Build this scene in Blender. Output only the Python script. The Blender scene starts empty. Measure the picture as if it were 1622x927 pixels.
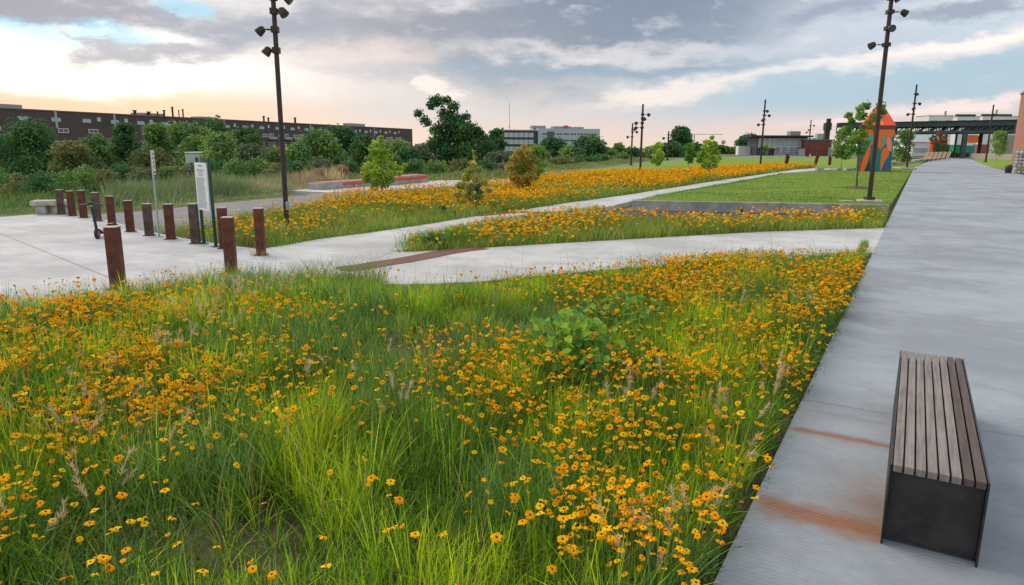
import bpy, math, random
import numpy as np
from mathutils import Vector, Matrix
R = math.radians
S = bpy.context.scene
COL = S.collection
rng = np.random.default_rng(7)
random.seed(7)

# ------------------------------------------------------------------ camera
FPX, PITCH, ROLL, HC = 1097.0, R(11.9), R(0.33), 2.05
fw = np.array([0, math.cos(PITCH), -math.sin(PITCH)])
r0 = np.array([1.0, 0, 0]); u0 = np.cross(r0, fw)
rv = r0 * math.cos(ROLL) + u0 * math.sin(ROLL)
uv = -r0 * math.sin(ROLL) + u0 * math.cos(ROLL)
cd = bpy.data.cameras.new('camera'); cam = bpy.data.objects.new('camera', cd); COL.objects.link(cam)
M = Matrix.Identity(4)
for i in range(3):
    M[i][0], M[i][1], M[i][2] = rv[i], uv[i], -fw[i]
M[2][3] = HC
cam.matrix_world = M
cd.sensor_width = 36; cd.lens = FPX / 1622 * 36; cd.clip_start = 0.05; cd.clip_end = 9000
S.camera = cam
S.view_settings.view_transform = 'Standard'; S.view_settings.look = 'None'
S.view_settings.exposure = 0.62; S.view_settings.gamma = 1.0
S.cycles.max_bounces = 6; S.cycles.transparent_max_bounces = 6
S.render.film_transparent = False

def ray(x, y): return fw + rv * (x - 811) / FPX - uv * (y - 463.5) / FPX
def G(x, y, z=0.0):
    d = ray(x, y); k = (z - HC) / d[2]
    return (float(d[0] * k), float(d[1] * k))
def AT(x, y, depth):           # point at a forward depth
    d = ray(x, y); d = d / d[1] * depth
    return (float(d[0]), float(d[1]), float(d[2] + HC))
def ZAT(P, py):                # height above P that shows at row py
    k = (463.5 - py) / FPX
    fx = fw[0] * P[0] + fw[1] * P[1]; ux = uv[0] * P[0] + uv[1] * P[1]
    return float((ux - k * fx) / (k * fw[2] - uv[2]) + HC)
def PROJ(P):
    v = np.asarray(P, float) - np.array([0, 0, HC]); d = v @ fw
    return 811 + FPX * (v @ rv) / d, 463.5 - FPX * (v @ uv) / d, d

# ------------------------------------------------------------------ node helpers
class NT:
    def __init__(s, tree):
        s.t = tree; s.n = tree.nodes; s.l = tree.links
    def add(s, typ, **kw):
        n = s.n.new(typ)
        for k, v in kw.items(): setattr(n, k, v)
        return n
    def put(s, sock, v):
        if v is None: return
        if isinstance(v, bpy.types.NodeSocket): s.l.new(v, sock)
        else:
            if hasattr(sock.default_value, '__len__') and not hasattr(v, '__len__'): v = (v,) * len(sock.default_value)
            if hasattr(sock.default_value, '__len__') and len(sock.default_value) == 4 and len(v) == 3: v = (*v, 1)
            sock.default_value = v
    def m(s, op, a, b=None, c=None, clamp=False):
        n = s.add('ShaderNodeMath', operation=op); n.use_clamp = clamp
        s.put(n.inputs[0], a); s.put(n.inputs[1], b); s.put(n.inputs[2], c)
        return n.outputs[0]
    def sm(s, v, a, b):        # smoothstep a..b
        n = s.add('ShaderNodeMapRange', interpolation_type='SMOOTHSTEP')
        s.put(n.inputs[0], v); s.put(n.inputs[1], a); s.put(n.inputs[2], b)
        return n.outputs[0]
    def mix(s, f, a, b, mode='MIX'):
        n = s.add('ShaderNodeMix', data_type='RGBA', blend_type=mode)
        s.put(n.inputs[0], f); s.put(n.inputs[6], a); s.put(n.inputs[7], b)
        return n.outputs[2]
    def noise(s, vec, scale, detail=4, rough=.55, dist=0):
        n = s.add('ShaderNodeTexNoise')
        s.put(n.inputs['Vector'], vec); n.inputs['Scale'].default_value = scale
        n.inputs['Detail'].default_value = detail; n.inputs['Roughness'].default_value = rough
        n.inputs['Distortion'].default_value = dist
        return n.outputs['Fac']
    def xyz(s, x, y, z=0.0):
        n = s.add('ShaderNodeCombineXYZ')
        for i, v in enumerate((x, y, z)): s.put(n.inputs[i], v)
        return n.outputs[0]
    def sep(s, v):
        n = s.add('ShaderNodeSeparateXYZ'); s.l.new(v, n.inputs[0]); return n.outputs

MATS = {}
def mat(name, color, rough=.7, metal=0.0, var=0.0, scale=8.0, bump=0.0, spec=.4, fn=None, coord='Object', emit=0):
    if name in MATS: return MATS[name]
    m = bpy.data.materials.new(name); m.use_nodes = True
    t = NT(m.node_tree); b = t.n['Principled BSDF']
    tc = t.add('ShaderNodeTexCoord').outputs[coord]
    c = color
    b.inputs['Roughness'].default_value = rough; b.inputs['Metallic'].default_value = metal
    b.inputs['Specular IOR Level'].default_value = spec
    if fn: c = fn(t, tc, b)
    elif var:
        f = t.noise(tc, scale, 5, .6)
        c = t.mix(t.sm(f, .3, .7), tuple(x * (1 - var) for x in color), tuple(min(1, x * (1 + var)) for x in color))
        if bump:
            bn = t.add('ShaderNodeBump'); bn.inputs['Strength'].default_value = bump; bn.inputs['Distance'].default_value = .02
            t.l.new(t.noise(tc, scale * 6, 4), bn.inputs['Height']); t.l.new(bn.outputs[0], b.inputs['Normal'])
    t.put(b.inputs['Base Color'], c)
    if emit:
        t.put(b.inputs['Emission Color'], c); b.inputs['Emission Strength'].default_value = emit
    MATS[name] = m
    return m

# ------------------------------------------------------------------ sky and sun
W = bpy.data.worlds.new('World'); S.world = W; W.use_nodes = True
t = NT(W.node_tree); t.n.clear()
out = t.add('ShaderNodeOutputWorld')
SUN_AZ, SUN_EL = R(-27), R(14)        # azimuth from +Y, positive to +X
sky = t.add('ShaderNodeTexSky', sky_type='NISHITA'); sky.sun_disc = False
sky.sun_elevation = SUN_EL; sky.sun_rotation = SUN_AZ; sky.altitude = 1600; sky.dust_density = 1.5
bgA = t.add('ShaderNodeBackground'); bgA.inputs[1].default_value = .10; t.l.new(sky.outputs[0], bgA.inputs[0])
D = t.add('ShaderNodeTexCoord').outputs['Generated']
dx, dy, dz = t.sep(D)
hor = t.m('MAXIMUM', t.m('SQRT', t.m('ADD', t.m('MULTIPLY', dx, dx), t.m('MULTIPLY', dy, dy))), 1e-3)
az = t.m('ARCTAN2', dx, dy)
el = t.m('DIVIDE', dz, hor)
elc = t.m('MAXIMUM', el, 0.0)
# warped coordinates for ragged cloud shapes
v1 = t.xyz(t.m('MULTIPLY', az, 5.0), t.m('MULTIPLY', el, 13.0), 1.3)
w1 = t.m('SUBTRACT', t.noise(v1, 1.0, 6, .6), .5)
v2 = t.xyz(t.m('MULTIPLY', az, 5.0), t.m('MULTIPLY', el, 13.0), 7.7)
w2 = t.m('SUBTRACT', t.noise(v2, 1.0, 6, .6), .5)
v3 = t.xyz(t.m('MULTIPLY', az, 18.0), t.m('MULTIPLY', el, 40.0), 3.1)
w3 = t.m('SUBTRACT', t.noise(v3, 1.0, 5, .6), .5)
P = t.m('ADD', az, t.m('ADD', t.m('MULTIPLY', w1, .26), t.m('MULTIPLY', w3, .06)))
E_ = t.m('ADD', el, t.m('ADD', t.m('MULTIPLY', w2, .10), t.m('MULTIPLY', w3, .032)))
def pe(x, y):
    d = ray(x, y); return math.atan2(d[0], d[1]), d[2] / math.hypot(d[0], d[1])
def blob(x, y, rx, ry, soft=.6, rot=0.0, raw=False):   # mask around a sky direction
    a, e = pe(x, y); rx /= FPX; ry /= FPX
    A = t.m('SUBTRACT', az if raw else P, a); B = t.m('SUBTRACT', el if raw else E_, e)
    if rot:
        c, s_ = math.cos(R(rot)), math.sin(R(rot))
        A, B = t.m('ADD', t.m('MULTIPLY', A, c), t.m('MULTIPLY', B, s_)), t.m('SUBTRACT', t.m('MULTIPLY', B, c), t.m('MULTIPLY', A, s_))
    A = t.m('DIVIDE', A, rx); B = t.m('DIVIDE', B, ry)
    d = t.m('SQRT', t.m('ADD', t.m('MULTIPLY', A, A), t.m('MULTIPLY', B, B)))
    return t.m('SUBTRACT', 1.0, t.sm(d, 1 - soft, 1 + soft))
def ramp(v, stops):
    n = t.add('ShaderNodeValToRGB'); t.l.new(v, n.inputs[0]); e = n.color_ramp.elements
    while len(e) < len(stops): e.new(.5)
    for i, (p, c) in enumerate(stops): e[i].position = p; e[i].color = (*c, 1)
    return n.outputs[0]
left = ramp(elc, [(0, (.70, .36, .24)), (.05, (.76, .46, .33)), (.075, (.84, .64, .53)), (.10, (.92, .83, .77)), (.14, (.92, .86, .82)), (.22, (.66, .76, .84)), (.6, (.60, .60, .62)), (1, (.60, .60, .62))])
mid = ramp(elc, [(0, (.66, .50, .45)), (.04, (.56, .50, .49)), (.09, (.56, .55, .55)), (.14, (.62, .57, .54)), (.22, (.50, .50, .54)), (.6, (.60, .60, .62)), (1, (.6, .6, .62))])
right = ramp(elc, [(0, (.66, .50, .45)), (.035, (.58, .50, .50)), (.06, (.37, .46, .53)), (.12, (.40, .50, .57)), (.17, (.56, .60, .65)), (.24, (.62, .64, .69)), (.6, (.60, .60, .62)), (1, (.6, .6, .62))])
col = t.mix(t.sm(az, -.46, -.16), left, mid)
col = t.mix(t.sm(az, .0, .38), col, right)
L = lambda m_, c, k=1.0: t.mix(t.m('MULTIPLY', m_, k), col, c)
dark, mauve, white, cream = (.17, .212, .285), (.265, .27, .315), (1.0, .95, .90), (1.0, .86, .74)
col = L(blob(230, 118, 230, 26, .6), (1.0, .94, .88), .8)
col = L(blob(930, 26, 330, 74, .7, 4), dark, .95)
col = L(blob(640, 52, 260, 55, .9, -8), mauve, .85)
col = L(blob(620, 98, 90, 20, .9), (.80, .64, .57), .6)
col = L(blob(500, 125, 110, 30, .9), (.70, .60, .58), .7)
col = L(blob(980, 102, 330, 13, .8, 2), (.25, .32, .40), .85)
col = L(blob(960, 82, 180, 10, .9), (.72, .68, .68), .6)
col = L(blob(560, -10, 170, 26, .9), (.82, .76, .74), .6)
col = L(blob(120, 22, 210, 36, .5, -3), (.225, .23, .295), .97)
col = L(blob(330, 52, 150, 30, .6, 10), (.25, .28, .35), .92)
col = L(blob(240, 58, 60, 17, .6), (.95, .88, .84), .8)
col = L(blob(232, 79, 70, 11, .6, -4), (.29, .31, .37), .85)
col = L(blob(30, 62, 50, 17, .5), (1.05, 1.0, .95), .95)
col = L(blob(110, 40, 36, 7, .6), (1.0, .92, .86), .8)
col = L(blob(690, 145, 26, 16, .5), (.92, .74, .66), .7)
col = L(blob(1060, 140, 110, 12, .8, 9), (.88, .74, .67), .65)
col = L(blob(1330, 30, 110, 13, .6, 12), (.28, .31, .40), .85)
col = L(blob(1540, 12, 90, 9, .6, 8), (.27, .31, .39), .9)
col = L(blob(1290, 75, 130, 20, .8), (.52, .54, .60), .7)
col = L(blob(1500, 66, 150, 9, .7, 8), (.92, .78, .72), .75)
col = L(blob(1340, 106, 130, 8, .8, 4), (.86, .76, .72), .55)
col = L(blob(1590, 52, 70, 14, .8, 10), (.96, .80, .72), .7)
col = L(blob(1480, 130, 300, 18, .9, 5), (.33, .45, .53), .65)
col = L(blob(1530, 172, 150, 8, .8, 5), (.90, .70, .63), .65)
col = L(t.m('MULTIPLY', t.sm(w3, .02, .25), t.sm(el, .03, .2)), (.85, .82, .80), .38)
col = L(t.m('MULTIPLY', t.sm(w1, .0, .3), t.sm(el, .05, .2)), (.25, .28, .35), .35)
blue = t.m('MAXIMUM', blob(20, 46, 60, 13, .5, -14), t.m('MAXIMUM', blob(300, 12, 32, 10, .5), blob(150, 42, 62, 12, .6, -4)))
blue = t.m('MULTIPLY', blue, .62)
col = t.mix(blue, col, (.26, .60, .80))
bgB = t.add('ShaderNodeBackground'); t.l.new(col, bgB.inputs[0]); bgB.inputs[1].default_value = .86
ms = t.add('ShaderNodeMixShader')
ms.inputs[0].default_value = .95
t.l.new(bgA.outputs[0], ms.inputs[1]); t.l.new(bgB.outputs[0], ms.inputs[2]); t.l.new(ms.outputs[0], out.inputs[0])

sd = bpy.data.lights.new('sun', 'SUN'); so = bpy.data.objects.new('sun', sd); COL.objects.link(so)
sd.energy = 1.5; sd.angle = R(38); sd.color = (1, .86, .70)
sdir = Vector((math.sin(R(-50)) * math.cos(R(40)), math.cos(R(-50)) * math.cos(R(40)), math.sin(R(40))))
so.rotation_euler = sdir.to_track_quat('Z', 'Y').to_euler()

# ------------------------------------------------------------------ mesh builder
class MB:
    def __init__(s): s.v = []; s.f = []; s.m = []
    def vs(s, pts, faces, mi=0):
        o = len(s.v); s.v += [tuple(map(float, p)) for p in pts]
        s.f += [tuple(i + o for i in f) for f in faces]; s.m += [mi] * len(faces)
        return s
    def box(s, c, d, rz=0.0, mi=0, bev=0.0, taper=1.0):
        hx, hy, hz = d[0] / 2, d[1] / 2, d[2] / 2; ca, sa = math.cos(rz), math.sin(rz)
        b = min(bev, hx * .45, hy * .45, hz * .45)
        if b <= 0:
            pts = [(x * (taper if z > 0 else 1), y * (taper if z > 0 else 1), z) for z in (-hz, hz) for x, y in ((-hx, -hy), (hx, -hy), (hx, hy), (-hx, hy))]
            fs = [(3, 2, 1, 0), (4, 5, 6, 7), (0, 1, 5, 4), (1, 2, 6, 5), (2, 3, 7, 6), (3, 0, 4, 7)]
        else:
            def ring(z, ins):
                x, y = hx - ins, hy - ins; k = b if ins == 0 else b * .4
                return [(-x + k, -y, z), (x - k, -y, z), (x, -y + k, z), (x, y - k, z), (x - k, y, z), (-x + k, y, z), (-x, y - k, z), (-x, -y + k, z)]
            pts = ring(-hz, b * .5) + ring(-hz + b, 0) + ring(hz - b, 0) + ring(hz, b * .5)
            fs = [tuple(range(7, -1, -1)), tuple(range(24, 32))]
            for k in range(3):
                for i in range(8): fs.append((k * 8 + i, k * 8 + (i + 1) % 8, k * 8 + 8 + (i + 1) % 8, k * 8 + 8 + i))
        pts = [(c[0] + x * ca - y * sa, c[1] + x * sa + y * ca, c[2] + z) for x, y, z in pts]
        return s.vs(pts, fs, mi)
    def tube(s, path, rad, n=8, mi=0, cap=True):
        P = [Vector(p) for p in path]; rad = rad if hasattr(rad, '__len__') else [rad] * len(P)
        pts = []
        ref = None
        for i, p in enumerate(P):
            d = (P[min(i + 1, len(P) - 1)] - P[max(i - 1, 0)]).normalized()
            if ref is None: ref = Vector((1, 0, 0)) if abs(d.x) < .9 else Vector((0, 1, 0))
            a = (ref - d * ref.dot(d)).normalized(); b = d.cross(a); ref = a
            for k in range(n):
                th = 2 * math.pi * k / n
                pts.append(p + (a * math.cos(th) + b * math.sin(th)) * rad[i])
        fs = [(i * n + k, i * n + (k + 1) % n, (i + 1) * n + (k + 1) % n, (i + 1) * n + k) for i in range(len(P) - 1) for k in range(n)]
        if cap: fs += [tuple(range(n - 1, -1, -1)), tuple(range((len(P) - 1) * n, len(P) * n))]
        return s.vs(pts, fs, mi)
    def lathe(s, c, prof, n=16, mi=0):     # prof: (r,z) list, closed by caps
        pts = [(c[0] + r * math.cos(2 * math.pi * k / n), c[1] + r * math.sin(2 * math.pi * k / n), c[2] + z) for r, z in prof for k in range(n)]
        fs = [(i * n + k, i * n + (k + 1) % n, (i + 1) * n + (k + 1) % n, (i + 1) * n + k) for i in range(len(prof) - 1) for k in range(n)]
        fs += [tuple(range(n - 1, -1, -1)), tuple(range((len(prof) - 1) * n, len(prof) * n))]
        return s.vs(pts, fs, mi)
    def prism(s, poly, z0, z1, mi=0):
        a = sum(poly[i][0] * poly[(i + 1) % len(poly)][1] - poly[(i + 1) % len(poly)][0] * poly[i][1] for i in range(len(poly)))
        if a < 0: poly = poly[::-1]
        n = len(poly)
        return s.vs([(x, y, z0) for x, y in poly] + [(x, y, z1) for x, y in poly],
                    [tuple(range(n - 1, -1, -1)), tuple(range(n, 2 * n))] + [(i, (i + 1) % n, (i + 1) % n + n, i + n) for i in range(n)], mi)
    def sheet(s, poly, z, mi=0):
        a = sum(poly[i][0] * poly[(i + 1) % len(poly)][1] - poly[(i + 1) % len(poly)][0] * poly[i][1] for i in range(len(poly)))
        if a < 0: poly = poly[::-1]
        return s.vs([(x, y, z) for x, y in poly], [tuple(range(len(poly)))], mi)
    def build(s, name, mats, parent=None, smooth=False, loc=None, rz=0.0):
        me = bpy.data.meshes.new(name); me.from_pydata(s.v, [], s.f)
        for m_ in (mats if isinstance(mats, (list, tuple)) else [mats]): me.materials.append(m_)
        me.polygons.foreach_set('material_index', s.m)
        if smooth: me.polygons.foreach_set('use_smooth', [True] * len(me.polygons)); me.set_sharp_from_angle(angle=R(40))
        me.update()
        o = bpy.data.objects.new(name, me); COL.objects.link(o)
        if parent: o.parent = parent
        if loc is not None: o.location = loc
        o.rotation_euler.z = rz
        return o

def npmesh(name, V, F, mats, colors=None, parent=None, midx=None, smooth=False):
    """V (n,3), F (m,k) numpy, colours per vertex (n,3)"""
    V = np.asarray(V, np.float32); F = np.asarray(F, np.int32); m_, k = F.shape
    me = bpy.data.meshes.new(name)
    me.vertices.add(len(V)); me.vertices.foreach_set('co', V.ravel())
    me.loops.add(m_ * k); me.loops.foreach_set('vertex_index', F.ravel())
    me.polygons.add(m_); me.polygons.foreach_set('loop_start', np.arange(0, m_ * k, k, dtype=np.int32))
    me.polygons.foreach_set('loop_total', np.full(m_, k, np.int32))
    for q in (mats if isinstance(mats, (list, tuple)) else [mats]): me.materials.append(q)
    if midx is not None: me.polygons.foreach_set('material_index', np.asarray(midx, np.int32))
    if smooth: me.polygons.foreach_set('use_smooth', np.ones(m_, bool))
    me.update(calc_edges=True)
    if colors is not None:
        a = me.color_attributes.new('Col', 'FLOAT_COLOR', 'POINT')
        c = np.ones((len(V), 4), np.float32); c[:, :3] = colors
        a.data.foreach_set('color', c.ravel())
    o = bpy.data.objects.new(name, me); COL.objects.link(o)
    if parent: o.parent = parent
    return o

def tag(o, label=None, cat=None, group=None, kind=None):
    if label: o['label'] = label
    if cat: o['category'] = cat
    if group: o['group'] = group
    if kind: o['kind'] = kind
    return o
def thing(name, loc, label, cat, group=None, rz=0.0):
    o = bpy.data.objects.new(name, None); COL.objects.link(o)
    o.location = loc if len(loc) == 3 else (*loc, 0); o.rotation_euler.z = rz; o.empty_display_size = .2
    return tag(o, label, cat, group)
def inside(P, poly):
    x, y = P[:, 0], P[:, 1]; c = np.zeros(len(P), bool); n = len(poly)
    for i in range(n):
        x1, y1 = poly[i]; x2, y2 = poly[(i + 1) % n]
        if y1 == y2: continue
        k = ((y1 > y) != (y2 > y)) & (x < (x2 - x1) * (y - y1) / (y2 - y1) + x1)
        c ^= k
    return c
def vnoise(P, scale, seed=0):   # smooth value noise 0..1 on 2-D points
    r_ = np.random.default_rng(seed); T = r_.random((64, 64))
    q = np.asarray(P)[:, :2] / scale + 1000.0; i = np.floor(q).astype(int); f = q - i; f = f * f * (3 - 2 * f)
    a = T[i[:, 0] % 64, i[:, 1] % 64]; b = T[(i[:, 0] + 1) % 64, i[:, 1] % 64]
    c = T[i[:, 0] % 64, (i[:, 1] + 1) % 64]; d = T[(i[:, 0] + 1) % 64, (i[:, 1] + 1) % 64]
    return (a * (1 - f[:, 0]) + b * f[:, 0]) * (1 - f[:, 1]) + (c * (1 - f[:, 0]) + d * f[:, 0]) * f[:, 1]

# ------------------------------------------------------------------ materials
def leafmat(name, trans=.35, rough=.55, spec=.25):
    m = bpy.data.materials.new(name); m.use_nodes = True; t = NT(m.node_tree); b = t.n['Principled BSDF']
    a = t.add('ShaderNodeAttribute', attribute_name='Col').outputs['Color']
    t.l.new(a, b.inputs['Base Color']); b.inputs['Roughness'].default_value = rough; b.inputs['Specular IOR Level'].default_value = spec
    tr = t.add('ShaderNodeBsdfTranslucent'); t.l.new(a, tr.inputs[0])
    mx = t.add('ShaderNodeMixShader'); mx.inputs[0].default_value = trans
    t.l.new(b.outputs[0], mx.inputs[1]); t.l.new(tr.outputs[0], mx.inputs[2])
    t.l.new(mx.outputs[0], t.n['Material Output'].inputs[0])
    return m
LEAF = leafmat('leaf', .38, .6, .15); GRASS = leafmat('grass_blade', .42, .6, .12); PETAL = leafmat('petal', .25, .7, .05)
YAW = R(-29.8)
EX, EY = math.sin(R(29.8)), math.cos(R(29.8))      # walkway direction

def concrete_fn(base, joints, stains=None, ribs=False, streak=.10):
    def fn(t, tc, b):
        x, y, z = t.sep(tc)
        along = t.m('ADD', t.m('MULTIPLY', x, EX), t.m('MULTIPLY', y, EY))
        across = t.m('SUBTRACT', t.m('MULTIPLY', x, EY), t.m('MULTIPLY', y, EX))
        c = t.mix(t.sm(t.noise(tc, .5, 8, .72), .38, .62), tuple(k * .82 for k in base), tuple(k * 1.12 for k in base))
        st = t.noise(t.xyz(t.m('MULTIPLY', across, .25), t.m('MULTIPLY', along, 2.2), 0), 1.0, 6, .65)
        c = t.mix(t.sm(st, .42, .6), c, t.mix(1.0, c, (1 - streak * .6,) * 3, 'MULTIPLY'))
        c = t.mix(t.m('MULTIPLY', t.sm(t.noise(tc, 45, 4, .8), .52, .7), .45), c, tuple(k * .6 for k in base))
        # soft water stains and darker slabs
        c = t.mix(t.m('MULTIPLY', t.sm(t.noise(tc, .16, 3, .5, .6), .54, .66), .30), c, (base[0] * .68, base[1] * .62, base[2] * .60))
        c = t.mix(t.m('MULTIPLY', t.sm(t.noise(tc, 1.3, 6, .7, .8), .58, .72), .22), c, tuple(k * .62 for k in base))
        h = t.m('MULTIPLY', t.noise(tc, 90, 3, .7), .35)
        for (coord_, sp, off, wd) in joints:
            src = {'along': along, 'across': across}.get(coord_) or t.m('ADD', t.m('MULTIPLY', x, .69 if coord_ == 'd1' else .72), t.m('MULTIPLY', y, .72 if coord_ == 'd1' else -.69))
            f = t.m('FRACT', t.m('ADD', t.m('DIVIDE', src, sp), off))
            d = t.m('MULTIPLY', t.m('ABSOLUTE', t.m('SUBTRACT', f, .5)), sp)
            jm = t.m('SUBTRACT', 1.0, t.sm(d, wd * .4, wd))
            c = t.mix(t.m('MULTIPLY', jm, .6), c, (.13, .125, .12)); h = t.m('SUBTRACT', h, jm)
            # each slab its own tone
        if stains: c = stains(t, c, along, across, tc)
        if ribs:
            rb = t.m('SINE', t.m('MULTIPLY', along, 2 * math.pi / .035))
            rm = t.m('MULTIPLY', rb, .5); h = t.m('ADD', h, t.m('MULTIPLY', rm, .6))
            c = t.mix(t.m('MULTIPLY', t.m('MULTIPLY', t.sm(rb, .2, .95), .18), t.sm(t.noise(tc, 1.2, 3), .3, .6)), c, (.16, .16, .17))
        bn = t.add('ShaderNodeBump'); bn.inputs['Strength'].default_value = .35; bn.inputs['Distance'].default_value = .006
        t.l.new(h, bn.inputs['Height']); t.l.new(bn.outputs[0], b.inputs['Normal'])
        return c
    return fn
# bench placement (fitted)
BENCH = np.array([.951 * 2.05, 1.612 * 2.05]); BL, BW, BH = 2.36, .43, .452
ben_al = BENCH[0] * EX + BENCH[1] * EY; ben_ac = BENCH[0] * EY - BENCH[1] * EX
E0 = G(1130, 927); edge_ac = E0[0] * EY - E0[1] * EX
def stains(t, c, al, ac, tc):
    n1 = t.noise(t.xyz(t.m('MULTIPLY', ac, .8), t.m('MULTIPLY', al, 14), 2.0), 1.0, 5, .7)
    wob = t.m('MULTIPLY', t.m('SUBTRACT', t.noise(tc, 2.5, 4), .5), .10)
    a2 = t.m('ADD', al, wob)
    inrow = t.m('MULTIPLY', t.sm(ac, edge_ac - .05, edge_ac + .12), t.m('SUBTRACT', 1.0, t.sm(ac, ben_ac - .01, ben_ac + .02)))
    for (ctr, w_, k, colr, grow) in ((ben_al + .12, .21, 1.0, (.27, .095, .022), 1), (ben_al + .42, .34, .7, (.25, .13, .07), 0), (ben_al + 1.40, .08, .95, (.26, .11, .04), 1),
                               (ben_al + 1.36, .16, .35, (.30, .22, .17), 1), (ben_al + 1.86, .05, .4, (.30, .2, .14), 1), (ben_al + .75, .30, .28, (.34, .2, .12), 0)):
        d = t.m('ABSOLUTE', t.m('SUBTRACT', a2, ctr))
        mk = t.m('SUBTRACT', 1.0, t.sm(t.m('ADD', d, t.m('MULTIPLY', t.m('SUBTRACT', t.noise(tc, 7, 5, .7), .5), w_ * .9)), 0.0, w_ * 1.1))
        mk = t.m('MULTIPLY', mk, t.m('MULTIPLY', inrow, k))
        mk = t.m('MULTIPLY', mk, t.sm(n1, .14, .50)); mk = t.m('MULTIPLY', mk, t.m('ADD', .90, t.m('MULTIPLY', t.m('SINE', t.m('MULTIPLY', al, 2 * math.pi / .035)), .10)))
        if not grow: mk = t.m('MULTIPLY', mk, t.sm(ac, ben_ac - .45, ben_ac - .02))
        c = t.mix(mk, c, colr)
    return c
M_WALK = mat('walkway_concrete', (.4,) * 3, rough=.75, spec=.3, fn=concrete_fn((.32, .365, .415), [('along', 4.0, .02, .010), ('across', 60.0, .4417, .014)], stains, ribs=True))
M_PLAZA = mat('plaza_concrete', (.4,) * 3, rough=.72, spec=.3, fn=concrete_fn((.47, .485, .515), [('d1', 5.2, -.140, .028), ('d2', 5.2, .1, .014)], streak=.16))
M_PATH = mat('path_concrete', (.4,) * 3, rough=.78, spec=.3, fn=concrete_fn((.50, .515, .525), [], streak=.08))
M_WALL = mat('aged_concrete', (.34, .34, .33), rough=.85, var=.25, scale=2.2, bump=.4)
M_STONE = mat('pale_stone', (.42, .40, .37), rough=.85, var=.28, scale=4, bump=.5)
M_ASPH = mat('trail_asphalt', (.19, .19, .20), rough=.85, var=.15, scale=1.5, bump=.2)
M_SOIL = mat('soil', (.085, .065, .04), rough=.95, var=.5, scale=2.5, bump=.8)
def rust_fn(t, tc, b):
    c = t.mix(t.sm(t.noise(tc, 6, 6, .65), .35, .65), (.060, .028, .024), (.155, .050, .028))
    c = t.mix(t.m('MULTIPLY', t.sm(t.noise(t.xyz(t.m('MULTIPLY', t.sep(tc)[0], 12), t.m('MULTIPLY', t.sep(tc)[1], 12), t.sep(tc)[2]), 3, 5, .7), .5, .7), .6), c, (.21, .065, .03))
    r_ = t.m('ADD', .55, t.m('MULTIPLY', t.noise(tc, 20, 3), .35)); t.l.new(r_, b.inputs['Roughness'])
    bn = t.add('ShaderNodeBump'); bn.inputs['Strength'].default_value = .4; bn.inputs['Distance'].default_value = .004
    t.l.new(t.noise(tc, 45, 5, .7), bn.inputs['Height']); t.l.new(bn.outputs[0], b.inputs['Normal'])
    return c
M_RUST = mat('rusty_steel', None, fn=rust_fn, spec=.3)
M_DRUST = mat('dark_weathered_steel', (.10, .066, .056), rough=.7, var=.4, scale=5, bump=.3, spec=.3)
M_POLE = mat('dark_bronze_paint', (.040, .026, .024), rough=.5, var=.2, scale=3, spec=.4)
M_BLACK = mat('blackened_steel', (.022, .021, .022), rough=.5, var=.5, scale=7, bump=.15, spec=.45)
M_GREENP = mat('dark_green_paint', (.012, .05, .045), rough=.5)
M_GALV = mat('galvanised_steel', (.34, .42, .42), rough=.5, metal=.3, var=.1)
M_WHITE = mat('white_paint', (.72, .74, .76), rough=.6, var=.06, scale=.5)
M_RED = mat('red_paint', (.62, .07, .03), rough=.6, var=.1)
M_ORANGE = mat('orange_paint', (.75, .18, .04), rough=.6, var=.08)
M_GLASS = mat('window_glass', (.30, .46, .50), rough=.12, spec=.9)  # reflected sky put into the pale turquoise base colour
M_DGLASS = mat('dark_window_glass', (.03, .045, .055), rough=.08, spec=.9)
M_INK = mat('sign_ink', (.10, .16, .15), rough=.8)
M_BARK = mat('bark', (.13, .095, .07), rough=.9, var=.35, scale=6, bump=.6)
M_PBARK = mat('pale_bark', (.33, .29, .24), rough=.9, var=.3, scale=6, bump=.4)
def brick_fn(c1, c2, mo, sc=1.0):
    def fn(t, tc, b):
        x, y, z = t.sep(tc)
        n = t.add('ShaderNodeTexBrick'); t.l.new(t.xyz(t.m('ADD', x, y), z, 0), n.inputs['Vector'])
        n.inputs['Color1'].default_value = (*c1, 1); n.inputs['Color2'].default_value = (*c2, 1); n.inputs['Mortar'].default_value = (*mo, 1)
        n.inputs['Scale'].default_value = 1.0; n.inputs['Brick Width'].default_value = .24 * sc; n.inputs['Row Height'].default_value = .08 * sc
        n.inputs['Mortar Size'].default_value = .006 * sc
        return t.mix(t.m('MULTIPLY', t.sm(t.noise(tc, .3, 5, .6), .35, .7), .35), n.outputs['Color'], tuple(k * .6 for k in c1))
    return fn
M_BRICKD = mat('dark_purple_brick', None, rough=.9, fn=brick_fn((.085, .060, .064), (.11, .078, .08), (.10, .085, .09), 2))
M_BRICKR = mat('red_brick', None, rough=.9, fn=brick_fn((.20, .055, .04), (.25, .075, .05), (.22, .12, .1)))
M_BRICKO = mat('tan_red_brick', None, rough=.9, fn=brick_fn((.36, .15, .10), (.42, .19, .13), (.40, .24, .18)))
def paver_fn(t, tc, b):
    n = t.add('ShaderNodeTexBrick'); t.l.new(tc, n.inputs['Vector'])
    n.inputs['Color1'].default_value = (.15, .065, .05, 1); n.inputs['Color2'].default_value = (.20, .09, .07, 1); n.inputs['Mortar'].default_value = (.10, .07, .06, 1)
    n.inputs['Scale'].default_value = 1.0; n.inputs['Brick Width'].default_value = .2; n.inputs['Row Height'].default_value = .1; n.inputs['Mortar Size'].default_value = .006
    return n.outputs['Color']
M_PAVER = mat('red_brick_paver', None, rough=.85, fn=paver_fn)
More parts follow.
